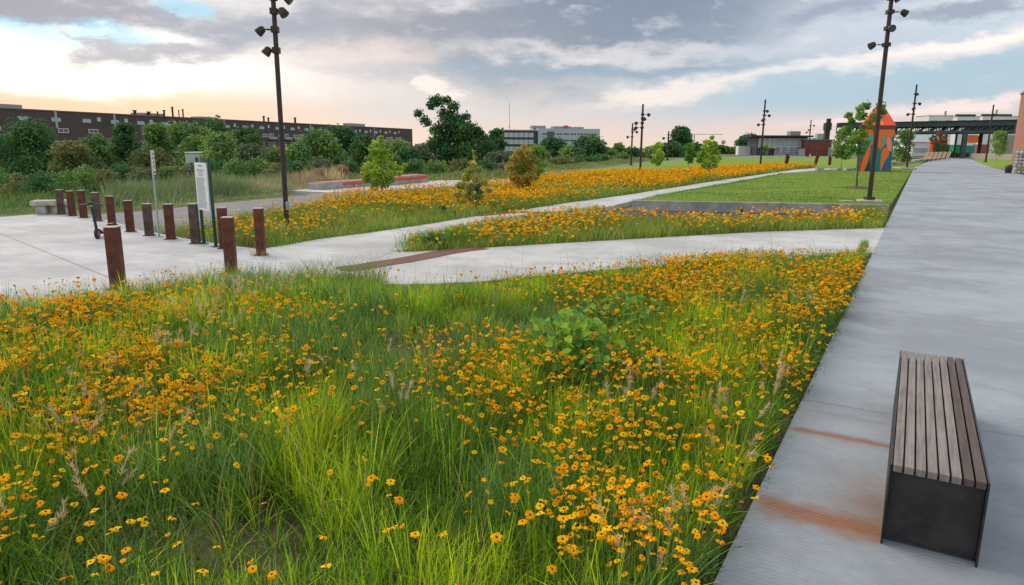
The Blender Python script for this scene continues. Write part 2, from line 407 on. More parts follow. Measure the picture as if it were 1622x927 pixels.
def lawn_fn(t, tc, b):
    x, y, z = t.sep(tc)
    c = t.mix(t.sm(t.noise(tc, .45, 6, .65), .35, .68), (.15, .27, .035), (.24, .36, .05))
    al = t.m('ADD', t.m('MULTIPLY', x, -.25), y)
    st = t.noise(t.xyz(t.m('MULTIPLY', x, .12), t.m('MULTIPLY', al, .9), 0), 1.0, 4, .6)
    c = t.mix(t.sm(st, .4, .65), c, (.27, .35, .08))
    c = t.mix(t.m('MULTIPLY', t.sm(t.noise(tc, 9, 5, .75), .42, .68), .6), c, (.09, .17, .025))
    c = t.mix(t.m('MULTIPLY', t.sm(t.noise(tc, .9, 4, .6), .6, .75), .4), c, (.32, .31, .13))
    bn = t.add('ShaderNodeBump'); bn.inputs['Strength'].default_value = .9; bn.inputs['Distance'].default_value = .04
    t.l.new(t.noise(tc, 14, 4, .7), bn.inputs['Height']); t.l.new(bn.outputs[0], b.inputs['Normal'])
    return c
M_LAWN = mat('lawn_turf', None, rough=.95, spec=.1, fn=lawn_fn)
def ground_fn(t, tc, b):
    c = t.mix(t.sm(t.noise(tc, .12, 6, .65), .35, .65), (.10, .15, .05), (.22, .22, .11))
    return t.mix(t.m('MULTIPLY', t.sm(t.noise(tc, 1.6, 5, .7), .45, .7), .6), c, (.05, .07, .02))
M_GROUND = mat('rough_ground', None, rough=.95, spec=.1, fn=ground_fn)

# ------------------------------------------------------------------ terrain
bank = [G(*p) for p in ((-900, 372), (-300, 350), (0, 337), (105, 334), (170, 333), (340, 318), (446, 306), (505, 296), (630, 288), (850, 281), (930, 266), (984, 259), (1033, 254), (1077, 251))]
bank.append((bank[-1][0] + 160, bank[-1][1] + 700)); bank.append((bank[-1][0] + 1200, bank[-1][1] + 5000))
bank.insert(0, (bank[0][0] - 3000, bank[0][1] + 200))
BK = np.array(bank)
def bank_dist(P):      # signed: positive = river side (left / beyond)
    P = np.asarray(P, float)[:, :2]; best = np.full(len(P), 1e9); sg = np.zeros(len(P))
    for a, b in zip(BK[:-1], BK[1:]):
        d = b - a; L2 = d @ d; tt = np.clip(((P - a) @ d) / L2, 0, 1); q = P - (a + tt[:, None] * d)
        ds = np.hypot(q[:, 0], q[:, 1]); cr = d[0] * (P[:, 1] - a[1]) - d[1] * (P[:, 0] - a[0])
        k = ds < best; best = np.where(k, ds, best); sg = np.where(k, np.sign(cr), sg)
    return best * sg
VALLEY = -3.5
def TZ(P):
    P = np.atleast_2d(np.asarray(P, float)); s = bank_dist(P)
    k = np.clip((s - 4.5) / 10, 0, 1); k = k * k * (3 - 2 * k)
    return -.16 + (VALLEY + .16) * k
def tz(x, y): return float(TZ([(x, y)])[0])
def axis(a, b, step, far):
    c = list(np.arange(a, b + .01, step)); d = step
    lo, hi = [a], [b]
    while hi[-1] < far: d *= 1.3; hi.append(hi[-1] + d)
    d = step
    while lo[-1] > -far: d *= 1.3; lo.append(lo[-1] - d)
    return np.array(lo[1:][::-1] + c + hi[1:])
xs, ys = axis(-70, 70, 2.0, 6000), axis(-10, 190, 2.0, 6000)
XX, YY = np.meshgrid(xs, ys); V = np.stack([XX.ravel(), YY.ravel()], 1); Z = TZ(V)
nx = len(xs); I = np.arange(len(xs) * len(ys)).reshape(len(ys), nx)
F = np.stack([I[:-1, :-1].ravel(), I[:-1, 1:].ravel(), I[1:, 1:].ravel(), I[1:, :-1].ravel()], 1)
tag(npmesh('ground', np.column_stack([V, Z]), F, M_GROUND, smooth=True), 'rough grassy ground running down to the river valley', 'ground', kind='structure')

# ------------------------------------------------------------------ paving
def slab(name, poly, top, m_, label, thick=.2):
    return tag(MB().prism(poly, top - thick, top).build(name, m_), label, name.replace('_', ' '), kind='structure')
def PX(*pts): return [G(*p) for p in pts]
plaza_front = PX((600, 450), (540, 449), (430, 458), (300, 470), (190, 484), (0, 516), (-300, 566))
plaza_poly = plaza_front + [(-16, 6.5), (-40, 9), (-42, 24)] + PX((-300, 352), (0, 344), (57, 339.5), (105, 339), (159, 346.6), (198.5, 356.6), (221, 365), (244, 368.5), (272, 373.6), (312, 381), (369, 389), (405, 394), (440, 392), (470, 385), (620, 380), (640, 398), (625, 425))
slab('plaza', plaza_poly, .0, M_PLAZA, 'pale concrete plaza with dark score lines beside the bollards')
Utop = [(425, 393), (505, 379), (584, 369), (672, 356), (754, 342.5), (780, 339), (820, 333.7), (896, 322), (992, 309), (1126, 288), (1260, 268.7), (1294, 266)]
Ubot = [(1330, 267.5), (1300, 270), (1240, 274.5), (1164, 288), (1088, 301), (1000, 319), (950, 331), (870, 344), (790, 352), (740, 366), (700, 380), (640, 396), (620, 399), (575, 420), (500, 432)]
slab('upper_path', PX(*Utop, *Ubot), .004, M_PATH, 'pale concrete path curving up between flower bed and lawn')
Ctop = [(545, 432), (620, 401), (700, 397), (820, 390), (973, 381), (1202, 368), (1401, 361.5)]
Cbot = [(1440, 395), (1389, 401), (1200, 412), (1000, 425), (870, 436), (760, 447), (690, 450), (640, 451), (575, 451)]
slab('cross_path', PX(*Ctop, *Cbot), .008, M_PATH, 'pale concrete path crossing from plaza to the long walkway')
e_at = lambda s: (E0[0] + EX * s, E0[1] + EY * s)
walk = [e_at(-9), e_at(0), G(1448, 265), G(1470, 256), G(1506, 250.2), G(1534, 250.2), G(1556, 260), G(1575, 266), G(1622, 278), G(1720, 300), (70, 40), (70, -8)]
slab('walkway', walk, .012, M_WALK, 'long blue-grey brushed concrete walkway running past the bench')
# brick paver bands
def band(pts, w, z, name, label):
    pts = [np.array(p) for p in pts]; A, B = [], []
    for i, p in enumerate(pts):
        d = pts[min(i + 1, len(pts) - 1)] - pts[max(i - 1, 0)]; d = d / np.hypot(*d); n = np.array([-d[1], d[0]]) * w / 2
        A.append(tuple(p + n)); B.append(tuple(p - n))
    m = MB(); k = len(A)
    m.vs([(x, y, z) for x, y in A] + [(x, y, z) for x, y in B], [(i, k + i, k + i + 1, i + 1) for i in range(k - 1)])
    return tag(m.build(name, M_PAVER), label, name.replace('_', ' '), kind='structure')
band(PX((540, 428), (566, 425), (588, 421.7), (604, 418.5), (636, 414), (668, 408), (700, 401.5), (732, 396.6), (762, 393.2)), .52, .016, 'brick_band', 'red brick paver band set in the concrete at the path fork')
band(PX((752, 342), (790, 338.5), (822, 336), (870, 338.5), (905, 344)), .5, .018, 'brick_band', 'red brick paver band across the path beyond the flower mound')

# trail and seat terrace
trail = [(-300, 356), (0, 347), (170, 337), (241, 332.5), (340, 321), (446, 312), (508, 305), (640, 299), (727, 296), (813, 287), (863, 276.5), (960, 266), (984, 261), (1033, 255.5), (1077, 253)]
trailb = [(1095, 254), (1040, 258), (984, 265), (930, 272), (863, 283), (800, 300), (640, 312), (532, 322), (500, 331), (450, 340), (382, 349), (300, 362), (221, 372), (150, 352), (0, 360)]
slab('asphalt_trail', PX(*trail, *trailb), -.03, M_ASPH, 'grey asphalt trail behind the orange flower bed', .1)
slab('seat_terrace', PX((458, 302), (508, 297.5), (630, 289), (700, 286), (850, 283), (850, 289), (727, 296), (640, 299), (520, 305)), .0, M_PATH, 'light concrete terrace under the long graffiti seats')

# beds
midbed = PX(*Utop[::-1], (405, 394), (369, 389), (312, 381), (272, 373.6), (244, 368.5), (225, 367), (300, 360), (382, 347), (450, 338), (500, 330), (530, 320), (565, 313), (640, 308), (727, 299), (813, 293), (863, 283), (930, 277.5), (1050, 274), (1150, 268), (1240, 262.5))
island = PX((1401, 361.5), *[p for p in Ctop[::-1] if 600 < p[0] < 1300], (640, 396), (700, 380), (740, 366), (790, 352), (870, 344), (950, 331), (1003, 331)) + [e_at(22.4), e_at(17.5)]
front = PX(*Cbot[1:], (540, 449), (430, 458), (300, 470), (190, 484), (0, 516), (-300, 566)) + [(-9, 0.6), (-.2, 0.6), e_at(0)]
for poly, nm, lb in ((midbed, 'flower_bed_soil', 'brown soil of the orange flower bed beyond the path'), (island, 'flower_bed_soil', 'brown soil between the forking paths and the retaining wall'), (front, 'meadow_soil', 'brown soil under the near meadow')):
    tag(MB().sheet(poly, -.05).build(nm, M_SOIL), lb, 'soil', kind='structure')
# raised lawn
lawnP = [(1003, 321), (1090, 303), (1166, 289.5), (1242, 276), (1302, 271), (1332, 268.5), (1400, 267), (1447, 266.5), (1409, 337)]
lw = PX(*lawnP); _wa, _wb = np.array(G(1001, 331)), np.array([E0[0] + EX * 22.4 - .05, E0[1] + EY * 22.4]); _n = np.array([-(_wb - _wa)[1], (_wb - _wa)[0]]) / np.hypot(*(_wb - _wa)); lw[0] = tuple(_wa + _n * .07); lw[-1] = tuple(_wb + _n * .07)
wA, wB = np.array(G(1001, 331)), np.array((E0[0] + EX * 22.4 - .05, E0[1] + EY * 22.4))
def subdiv_poly(poly, step=1.6):
    a = np.array(poly); lo, hi = a.min(0), a.max(0)
    gx, gy = np.meshgrid(np.arange(lo[0], hi[0], step), np.arange(lo[1], hi[1], step))
    return gx, gy
def wall_d(P):
    d = wB - wA; n = np.array([-d[1], d[0]]) / np.hypot(*d); return (P - wA) @ n
def lawn_z(P):
    P = np.atleast_2d(P); d = wall_d(P)
    e = (P[:, 0] - E0[0]) * EY - (P[:, 1] - E0[1]) * EX          # distance left of the walkway edge (negative inside)
    k = np.clip(1 - d / 12, 0, 1); k = k * k * (3 - 2 * k)
    j = np.clip((-e) / 2.5, 0, 1)
    return .02 + .2 * k * (.25 + .75 * j)
import bmesh
bm = bmesh.new()
fv = [bm.verts.new((x, y, 0)) for x, y in lw]; bm.faces.new(fv)
gx, gy = np.array(lw).min(0), np.array(lw).max(0)
for ax in (0, 1):
    for c_ in np.arange(gx[ax] + 1.5, gy[ax], 1.5 if ax == 0 else 2.0):
        no = (1, 0, 0) if ax == 0 else (0, 1, 0); co = (c_, 0, 0) if ax == 0 else (0, c_, 0)
        bmesh.ops.bisect_plane(bm, geom=bm.verts[:] + bm.edges[:] + bm.faces[:], plane_co=co, plane_no=no)
VV = np.array([v.co[:2] for v in bm.verts]); ZZ = lawn_z(VV)
for v, z in zip(bm.verts, ZZ): v.co.z = z
be = [e_ for e_ in bm.edges if len(e_.link_faces) == 1]
ex = bmesh.ops.extrude_edge_only(bm, edges=be)['geom']
for v in ex:
    if isinstance(v, bmesh.types.BMVert): v.co.z = -.12
bmesh.ops.recalc_face_normals(bm, faces=bm.faces[:])
me = bpy.data.meshes.new('lawn'); bm.to_mesh(me); bm.free(); me.materials.append(M_LAWN)
me.polygons.foreach_set('use_smooth', [True] * len(me.polygons)); me.set_sharp_from_angle(angle=R(40))
lo_ = bpy.data.objects.new('lawn', me); COL.objects.link(lo_)
tag(lo_, 'mown green lawn behind the low retaining wall', 'lawn', kind='structure')
def lawn(poly, z, lb): tag(MB().sheet(poly, z).build('lawn', M_LAWN), lb, 'lawn', kind='structure')
lawn(PX((863, 281.5), (930, 269), (984, 263), (1040, 256.5), (1095, 252.5), (1160, 249.5), (1240, 249), (1330, 249), (1440, 252), (1470, 254), (1448, 264.6), (1400, 266), (1332, 266.5), (1294, 265.5), (1240, 262), (1150, 267.5), (1050, 273.5), (930, 277)), -.012, 'mown lawn slope between the flower bed and the far buildings')
lawn(PX((1536, 250.5), (1604, 252), (1640, 262), (1640, 278), (1622, 277), (1575, 265.6), (1556, 259.6)), .0, 'lawn strip right of the walkway before the brick building')

# retaining wall
d = wB - wA; L_ = float(np.hypot(*d)); th = math.atan2(d[1], d[0])
rw = thing('retaining_wall', (*wA, 0), 'low grey concrete retaining wall along the front of the raised lawn', 'retaining wall', rz=th)
MB().box((L_ / 2, 0, .07), (L_, .16, .44), bev=.01).build('wall', M_WALL, rw)
MB().box((L_ * .44, -.087, .03), (.10, .012, .2)).build('drain', M_BLACK, rw)
tag(MB().prism(PX((984, 262.5), (1090, 250), (1200, 246.5), (1420, 246.5), (1420, 249), (1240, 249), (1160, 249.5), (1095, 252.5)), -.12, -.02).build('road', M_ASPH), 'grey road in front of the far glass-fronted building', 'road', kind='structure')
SB = [G(*p) for p in ((1410, 262), (1440, 259), (1462, 255), (1474, 252))]
m = MB()
for a, b in zip(SB[:-1], SB[1:]):
    a, b = np.array(a), np.array(b); c = (a + b) / 2; dd = b - a
    m.box((*c, .2), (float(np.hypot(*dd)) + .1, .5, .4), math.atan2(dd[1], dd[0]), bev=.03)
tag(m.build('seat_wall', M_STONE), 'low curved pale concrete seat wall beside the row of wooden loungers', 'seat wall')

# ------------------------------------------------------------------ bench
bt = thing('park_bench', (*BENCH, .012), 'backless bench with weathered wooden slats on black steel sides standing on the walkway', 'bench', rz=YAW)
def wood_fn(dark):
    def fn(t, tc, b):
        x, y, z = t.sep(tc)
        info = t.add('ShaderNodeObjectInfo').outputs['Random']
        v = t.xyz(t.m('ADD', t.m('MULTIPLY', x, 55), 3.37), t.m('ADD', t.m('MULTIPLY', y, 2.2), 17.43), t.m('MULTIPLY', info, 50))
        n = t.noise(v, 1.0, 6, .65, .4)
        c = t.mix(t.sm(n, .3, .7), tuple(k * .50 for k in dark), dark)
        c = t.mix(t.m('MULTIPLY', t.sm(t.noise(t.xyz(t.m('ADD', x, 5.3), t.m('ADD', y, 9.37), 1.7), 3, 4), .45, .7), .5), c, (dark[0] * 1.15, dark[1] * .95, dark[2] * .85))
        bn = t.add('ShaderNodeBump'); bn.inputs['Strength'].default_value = .5; bn.inputs['Distance'].default_value = .003
        t.l.new(n, bn.inputs['Height']); t.l.new(bn.outputs[0], b.inputs['Normal'])
        return c
    return fn
M_WOODL = mat('weathered_grey_wood', None, rough=.75, fn=wood_fn((.27, .25, .245)))
M_WOODD = mat('dark_weathered_wood', None, rough=.7, fn=wood_fn((.115, .088, .082)))
plate = .010
for i, x in enumerate((plate / 2, BW - plate / 2)):
    MB().box((x, BL / 2, BH / 2), (plate, BL, BH), bev=.002).build('side_plate', M_BLACK, bt)
inner = BW - 2 * plate; sw = inner / 8
for i in range(8):
    s_ = MB().box((0, BL / 2 + .003, 0), (sw - .009, BL - .004, .038), bev=.004).build('slat', M_WOODD if i > 5 else M_WOODL, bt, loc=(plate + sw * (i + .5), -.004, BH - .018))
    s_.rotation_euler.y = R((.3, -.4, .5, 0, -.5, .4, -.2, .3)[i])
for y in (.045, BL - .045):
    tag(MB().box((BW / 2, y, BH / 2 - .01), (inner - .004, .008, BH - .072)).build('end_panel', M_BLACK, bt))
MB().box((BW / 2, BL / 2, BH - .055), (inner - .006, BL - .12, .03)).build('gap_shade_tray', M_BLACK, bt)  # black tray added under the slats to keep their gaps in shade

# ------------------------------------------------------------------ bollards
bol = [(188, 457, 358, .175, 'rusty square steel bollard nearest of all, rising from the meadow edge at left'),
       (367, 432, 343, .17, 'rust-red steel bollard just right of the info sign, nearer of the pair'),
       (414, 404, 329, .165, 'rusty steel bollard with dry grass at its foot, rightmost of the row'),
       (356, 393.5, 328, .17, 'rusty bollard half hidden behind the rust-red one right of the info sign'),
       (310.5, 385.8, 322, .17, 'dark brown bollard directly left of the info sign posts'),
       (271, 378.7, 322.5, .17, 'rusty bollard just right of the thin street sign pole'),
       (237, 373, 322, .17, 'grey-brown bollard just left of the thin street sign pole'),
       (207, 367, 317, .165, 'reddish bollard between the trail and the street sign, second left of the pole'),
       (178, 356.5, 310, .165, 'rusty bollard standing straight behind the nearest bollard'),
       (155, 350, 304.5, .16, 'dark bollard directly right of the scooter handlebar'),
       (133, 345, 301, .16, 'bollard just left of the scooter handlebar'),
       (115, 342, 302, .16, 'rusty bollard second from the stone bench'),
       (98, 339.6, 300, .16, 'dark brown bollard nearest the granite stone bench')]
for i, (bx, by, ty, w, lb) in enumerate(bol):
    p = G(bx, by); H = ZAT(p, ty)
    o = thing('bollard', (*p, 0), lb, 'bollard', 'rusty steel bollards edging the plaza', rz=R(12 + (i * 37) % 9 - 4))
    mt_ = M_DRUST if i in (4, 6, 9, 12) else M_RUST
    MB().box((0, 0, H / 2 - .02), (w, w, H - .004), bev=.012).build('post', mt_, o)
    MB().box((0, 0, H - .012), (w + .006, w + .006, .012), bev=.003).build('cap', M_STONE, o)
    MB().box((0, 0, .008), (w + .07, w + .07, .012), bev=.004).build('base_plate', M_DRUST, o)

# stone bench
a, b = np.array(G(60, 339)), np.array(G(108, 338)); c = (a + b) / 2
o = thing('stone_bench', (*c, 0), 'rough granite bench slab at the far left edge of the plaza', 'stone bench', rz=math.atan2(*(b - a)[::-1]))
wl = float(np.hypot(*(b - a)))
MB().box((0, 0, .33), (wl * 1.25, .6, .14), bev=.04).build('seat', M_STONE, o, smooth=False)
for x in (-.3, .3): MB().box((x * wl, 0, .13), (wl * .38, .45, .27), bev=.04).build('leg', M_STONE, o)

# info sign
pa, pb = np.array(G(323, 386)), np.array(G(342, 391)); c = (pa + pb) / 2; dd = pb - pa; wd = float(np.hypot(*dd)); an = math.atan2(dd[1], dd[0])
o = thing('info_sign', (*c, 0), 'white notice board with fine print between two dark green posts', 'sign', rz=an)
Hs = ZAT(pa, 249)
for x in (-wd / 2, wd / 2):
    MB().tube([(x, 0, -.02), (x, 0, Hs - .02), (x, 0, Hs)], [.033, .033, .02], 12).build('post', M_GREENP, o, smooth=True)
    MB().box((x, 0, .006), (.16, .16, .012)).build('base_plate', M_GREENP, o)
z1, z0 = ZAT(c, 258), ZAT(c, 333)
bw = wd - .03
bd = MB().box((0, -.05, (z0 + z1) / 2), (bw, .03, z1 - z0), bev=.004).build('board', M_WHITE, o)
tx = MB(); hh = z1 - z0; rr = random.Random(3)
def textrow(z, xa, xb, h):
    x = xa
    while x < xb - .012:
        w = min(rr.uniform(.012, .05), xb - x); tx.vs([(x, -.068, z), (x + w, -.068, z), (x + w, -.068, z + h), (x, -.068, z + h)], [(0, 1, 2, 3)]); x += w + .009
textrow(z1 - .075 * hh, -bw * .2, bw * .2, .022)
for k, (f, a_, b_) in enumerate(((.15, -.36, .36), (.185, -.30, .30), (.235, -.26, .26), (.27, -.2, .2))): textrow(z1 - f * hh, bw * a_, bw * b_, .012)
z = z1 - .32 * hh
while z > z0 + .04 * hh:
    textrow(z, -bw * .40, bw * rr.uniform(.2, .42), .007); z -= .0195
tx.build('lettering', M_INK, bd)

# street sign
p = G(252.5, 375); H = ZAT(p, 238)
o = thing('street_sign', (*p, 0), 'thin galvanised pole with small red and white sign plate at the plaza edge', 'sign', rz=R(106))
MB().tube([(0, 0, 0), (0, 0, H)], .022, 10).build('pole', M_GALV, o, smooth=True)
MB().lathe((0, 0, 0), [(.09, 0), (.09, .012), (.04, .02)], 12).build('base_plate', M_GALV, o)
z0 = ZAT(p, 277)
pl = MB().box((0, -.03, (z0 + H) / 2), (.30, .006, H - z0), bev=.002).build('plate', M_WHITE, o)
m = MB(); zz = H - z0
m.box((0, -.035, z0 + zz * .10), (.24, .003, zz * .08))
for k, wv in enumerate((.16, .20, .13, .18)): m.box((0, -.035, z0 + zz * (.85 - .17 * k)), (wv, .003, zz * .06))
m.build('lettering', M_RED, pl)

# scooter
p = np.array(G(155, 378)); q = np.array(G(186, 367)); dd = (q - p) / np.hypot(*(q - p))
Hh = ZAT(p, 322)
o = thing('electric_scooter', (*p, 0), 'black kick scooter with pink wheel rim parked behind the nearest bollard', 'scooter', rz=math.atan2(dd[1], dd[0]))
for x in (0, .86):
    w_ = MB().tube([(x, -.03, .11), (x, .03, .11)], .11, 20).build('wheel', M_BLACK, o, smooth=True)
    MB().tube([(x, -.035, .11), (x, .035, .11)], .062, 16).build('rim', mat('pink_plastic', (.6, .05, .2)), w_, smooth=True)
MB().box((.47, 0, .10), (.56, .15, .04), bev=.015).build('deck', M_BLACK, o)
MB().tube([(.02, 0, .16), (.16, 0, .16), (.28, 0, .11)], [.03, .035, .025], 8).build('neck', M_GREENP, o)
MB().tube([(0, 0, .13), (-.05, 0, .35), (-.17, 0, Hh - .05)], [.032, .028, .024], 10).build('stem', M_GREENP, o, smooth=True)
MB().tube([(-.17, -.22, Hh - .03), (-.18, 0, Hh), (-.17, .22, Hh - .03)], .017, 8).build('handlebar', M_BLACK, o)
MB().box((-.18, 0, Hh + .02), (.07, .1, .03), bev=.01).build('display', M_BLACK, o)
MB().box((.90, 0, .235), (.26, .10, .012), bev=.005).build('mudguard', M_BLACK, o)

# ------------------------------------------------------------------ light poles
def light_pole(base, topz, r, lamps, label, footing=0, rzz=0, boxz=None):
    o = thing('light_pole', (*base, 0), label, 'light pole', 'tall dark floodlight poles in the park')
    z0 = footing and .16
    if footing: MB().lathe((0, 0, -.05), [(footing, 0), (footing, .16), (footing * .93, .205), (.05, .21)], 28).build('footing', M_STONE, o, smooth=True)
    MB().box((0, 0, z0 + .05), (r * 3.6, r * 3.6, .12), bev=.02).build('base_plate', M_POLE, o)
    MB().tube([(0, 0, z0), (0, 0, topz * .5), (0, 0, topz)], [r, r * .92, r * .8], 14).build('pole', M_POLE, o, smooth=True)
    for (z, side, depth, ln) in lamps:
        a = MB(); dx_, dy_ = side * ln, -depth
        lr = max(.10, r * 1.35)
        a.box((0, 0, z), (r * 2.7, r * 2.7, .14), bev=.01)
        a.tube([(0, 0, z), (dx_ * .65, dy_ * .65, z)], .022, 6)
        bk = a.build('bracket', M_POLE, o)
        l_ = MB(); d_ = Vector((dx_ * .9, dy_, -.25)).normalized() if ln > .05 else Vector((0, -1, -.3)).normalized()
        c_ = Vector((dx_, dy_, z - .02)); 
        l_.tube([c_ - d_ * lr * 1.0, c_ - d_ * lr * .6, c_ + d_ * lr * .55, c_ + d_ * lr * 1.0], [lr * .45, lr * .9, lr * 1.08, lr * 1.12], 14)
        h_ = l_.build('floodlight', M_POLE, o, smooth=True)
        MB().tube([c_ + d_ * lr * 1.0, c_ + d_ * (lr * 1.0 + .006)], lr * .95, 14).build('lens', M_DGLASS, h_)
    if boxz: MB().box((r * .9, -r * .6, boxz), (.09, .07, .22), bev=.02).build('handhole_cover', M_GALV if label.startswith('near') else M_POLE, o)
    return o
p = G(455, 362)
light_pole(p, 9.2, .062, [(ZAT(p, 80), -1, .05, .2), (ZAT(p, 47), -1, 0, .34), (ZAT(p, 18), 1, .05, .22), (ZAT(p, -4), 1, 0, .34), (ZAT(p, -60), -1, 0, .3)], 'nearest dark floodlight pole, left, standing in the orange bed behind the bollards', boxz=ZAT(p, 326))
p = G(1376, 323)
light_pole(p, 9.2, .085, [(ZAT(p, 71), -1, 0, .50), (ZAT(p, 45), 0, .2, .04), (ZAT(p, 19), 1, 0, .50), (ZAT(p, -3), 1, .1, .15), (ZAT(p, -50), -1, 0, .4)], 'dark floodlight pole on a round concrete footing in front of the painted tower', footing=.46)
for (bx, by, ty, ls, lb) in ((1014, 272, 165, ((181.5, 1), (188, .3), (195, -1), (202.5, -1)), 'dark floodlight pole on a pale footing beyond the middle of the flower bed'),
                         (1204, 266, 158, ((176, .5), (183, 1), (190, -.3), (197.5, -1)), 'floodlight pole at the far end of the flower bed before the glass-fronted building'),
                         (1436, 268, 134, ((149, .2), (164, 1), (172, -.2), (181, -1)), 'floodlight pole between the painted tower and the walkway'),
                         (1561, 257, 166, ((182, .3), (194, -.2)), 'floodlight pole in the lawn strip right of the walkway, before the steel canopy'),
                         (999.5, 262, 195, ((205, .5), (209, 1), (217, -1)), 'smaller looking far floodlight pole beside the trail, left of its twin'),
                         (1279.5, 249, 190, ((199, 1), (206, -.5), (210, -1)), 'far floodlight pole in front of the red brick annex'),
                         (1057, 254, 208, ((214, 1), (219, -1)), 'farthest slim floodlight pole near the trail end, left of the dark tree')):
    p = G(bx, by); dd = math.hypot(*p)
    light_pole(p, ZAT(p, ty), .10 if dd < 100 else .14, [(ZAT(p, y_), (1 if s_ > 0 else -1), .1 if abs(s_) < 1 else 0, .5 * abs(s_) * (1 if dd < 100 else 1.5)) for y_, s_ in ls], lb, footing=.55 if bx == 1014 else 0)

# ------------------------------------------------------------------ trees
def leaves(centers, radii, n, size, cols, rg, squash=.8, shell=.55, tri=False):
    """n leaf quads spread through blobs; returns V,F,C"""
    centers = np.array(centers, float); radii = np.array(radii, float)
    w = radii ** 2; k = rg.choice(len(centers), n, p=w / w.sum())
    d = rg.normal(size=(n, 3)); d /= np.linalg.norm(d, axis=1)[:, None]
    rr_ = radii[k] * (shell + (1 - shell) * rg.random(n) ** .5) * (1 + .18 * rg.normal(size=n))
    c = centers[k] + d * rr_[:, None] * np.array([1, 1, squash])
    nrm = d + rg.normal(size=(n, 3)) * .7; nrm[:, 2] += .35; nrm /= np.linalg.norm(nrm, axis=1)[:, None]
    a = np.cross(nrm, rg.normal(size=(n, 3))); a /= np.linalg.norm(a, axis=1)[:, None]; b = np.cross(nrm, a)
    s = size * (.6 + .8 * rg.random(n))[:, None]
    V = np.stack([c - a * s * .5 - b * s * .12, c - b * s * .42 + a * s * .05, c + a * s * .55 + b * s * .05, c + b * s * .40 - a * s * .05], 1).reshape(-1, 3)
    F = np.arange(4 * n).reshape(n, 4)
    cols = np.array(cols); tone = cols[rg.integers(0, len(cols), len(centers))][k]
    tone = tone * (.72 + .56 * rg.random((n, 1))) * np.array([1, 1, 1]) + rg.normal(size=(n, 3)) * .004
    C = np.repeat(np.clip(tone, .004, 1), 4, 0)
    return V, F, C
def limb_mesh(base, clumps, r, H, rg, lean=(0, 0), nl=9):
    m = MB(); top = Vector((lean[0], lean[1], H * .8)); n = 6
    pts = [Vector((lean[0] * (i / n) ** 1.3 + rg.normal() * .015 * H * (i > 0), lean[1] * (i / n) ** 1.3 + rg.normal() * .015 * H * (i > 0), H * .8 * i / n - .1 * (i == 0))) for i in range(n + 1)]
    m.tube(pts, [r * (1.25 if i == 0 else 1 - .8 * i / n) for i in range(n + 1)], 8)
    order = sorted(range(len(clumps)), key=lambda i: -clumps[i][1])[:nl]
    for i in order:
        c = Vector(clumps[i][0]); zz = max(.15 * H, min(H * .72, c.z - abs(c.xy.length) * .7)); f = zz / (H * .8); j = min(n - 1, int(f * n))
        s0 = pts[j].lerp(pts[j + 1], f * n - j); mid_ = s0.lerp(c, .5) + Vector((rg.normal(), rg.normal(), .6)) * .03 * H
        rr0 = r * (1 - .8 * f) * .6
        m.tube([s0, mid_, c], [rr0, rr0 * .6, rr0 * .2], 5, cap=False)
    return m
GR = dict(dark=[(.07, .18, .065), (.11, .23, .07), (.05, .14, .055)], olive=[(.17, .20, .065), (.21, .22, .085), (.12, .16, .055)],
          mid=[(.15, .28, .08), (.22, .35, .09), (.10, .21, .07)], grey=[(.15, .20, .11), (.19, .21, .13), (.12, .17, .10)],
          lime=[(.36, .54, .06), (.27, .45, .05), (.46, .60, .10)], pale=[(.46, .48, .10), (.36, .42, .09), (.56, .50, .12)],
          orange=[(.60, .42, .09), (.50, .40, .09), (.20, .25, .04), (.46, .43, .09), (.30, .32, .06)], fresh=[(.20, .36, .06), (.26, .42, .07), (.13, .28, .05)], dry=[(.40, .26, .18), (.46, .30, .22), (.32, .23, .15)])
def make_tree(loc, H, W_, pal, label, cat='tree', group=None, name='tree', n=2600, leaf=.2, nc=14, clear=.25, shape='round', seed=0, bark=None, trunk_r=None, clumps=None, shell=.5, nl=9, squash=.8):
    rg = np.random.default_rng(seed + 11)
    o = thing(name, loc, label, cat, group)
    if clumps is None:
        clumps = []
        for i in range(nc):
            f = (i + .5) / nc; z = H * (clear + (1 - clear) * f)
            if shape == 'cone': wr = W_ / 2 * (1 - f) ** .8 * .95 + W_ * .03
            elif shape == 'bush': wr = W_ / 2 * math.sqrt(max(0, 1 - (f * .95) ** 2))
            else: wr = W_ / 2 * math.sqrt(max(.05, 1 - (2 * f - .9) ** 2 * .8))
            rad = (W_ * .19 if shape != 'cone' else W_ * .10 + wr * .28) * (.75 + .5 * rg.random())
            th = i * 2.4 + rg.random(); rr_ = max(0, wr - rad * .8) * (.35 + .65 * rg.random() ** .5)
            clumps.append(((math.cos(th) * rr_, math.sin(th) * rr_, min(z, H - rad * squash)), rad))
        if shape == 'cone':
            clumps.append(((0, 0, H - W_ * .05), W_ * .05))
            for i in range(4): clumps.append(((0, 0, H * (clear + (1 - clear) * (.2 + .2 * i))), W_ * .16 * (1 - .18 * i)))
    V, F, C = leaves([c[0] for c in clumps], [c[1] for c in clumps], n, leaf, GR[pal] if isinstance(pal, str) else pal, rg, shell=shell, squash=squash)
    # stray sprigs outside the clumps for an uneven outline
    limb_mesh(None, clumps, trunk_r or H * .022, H, rg, nl=nl).build('trunk', bark or M_BARK, o, smooth=True)
    npmesh('crown', V, F, LEAF, C, o)
    return o
def tree_px(x, ty, wpx, depth, pal, label, **kw):    # tree by the bearing of its trunk
    P0 = AT(x, ty, depth); z = tz(P0[0], P0[1]); H = P0[2] - z; Wm = wpx / FPX * depth * 1.0
    return make_tree((P0[0], P0[1], z - .05), H, Wm, pal, label, **kw)
GT = 'trees of the river bank'
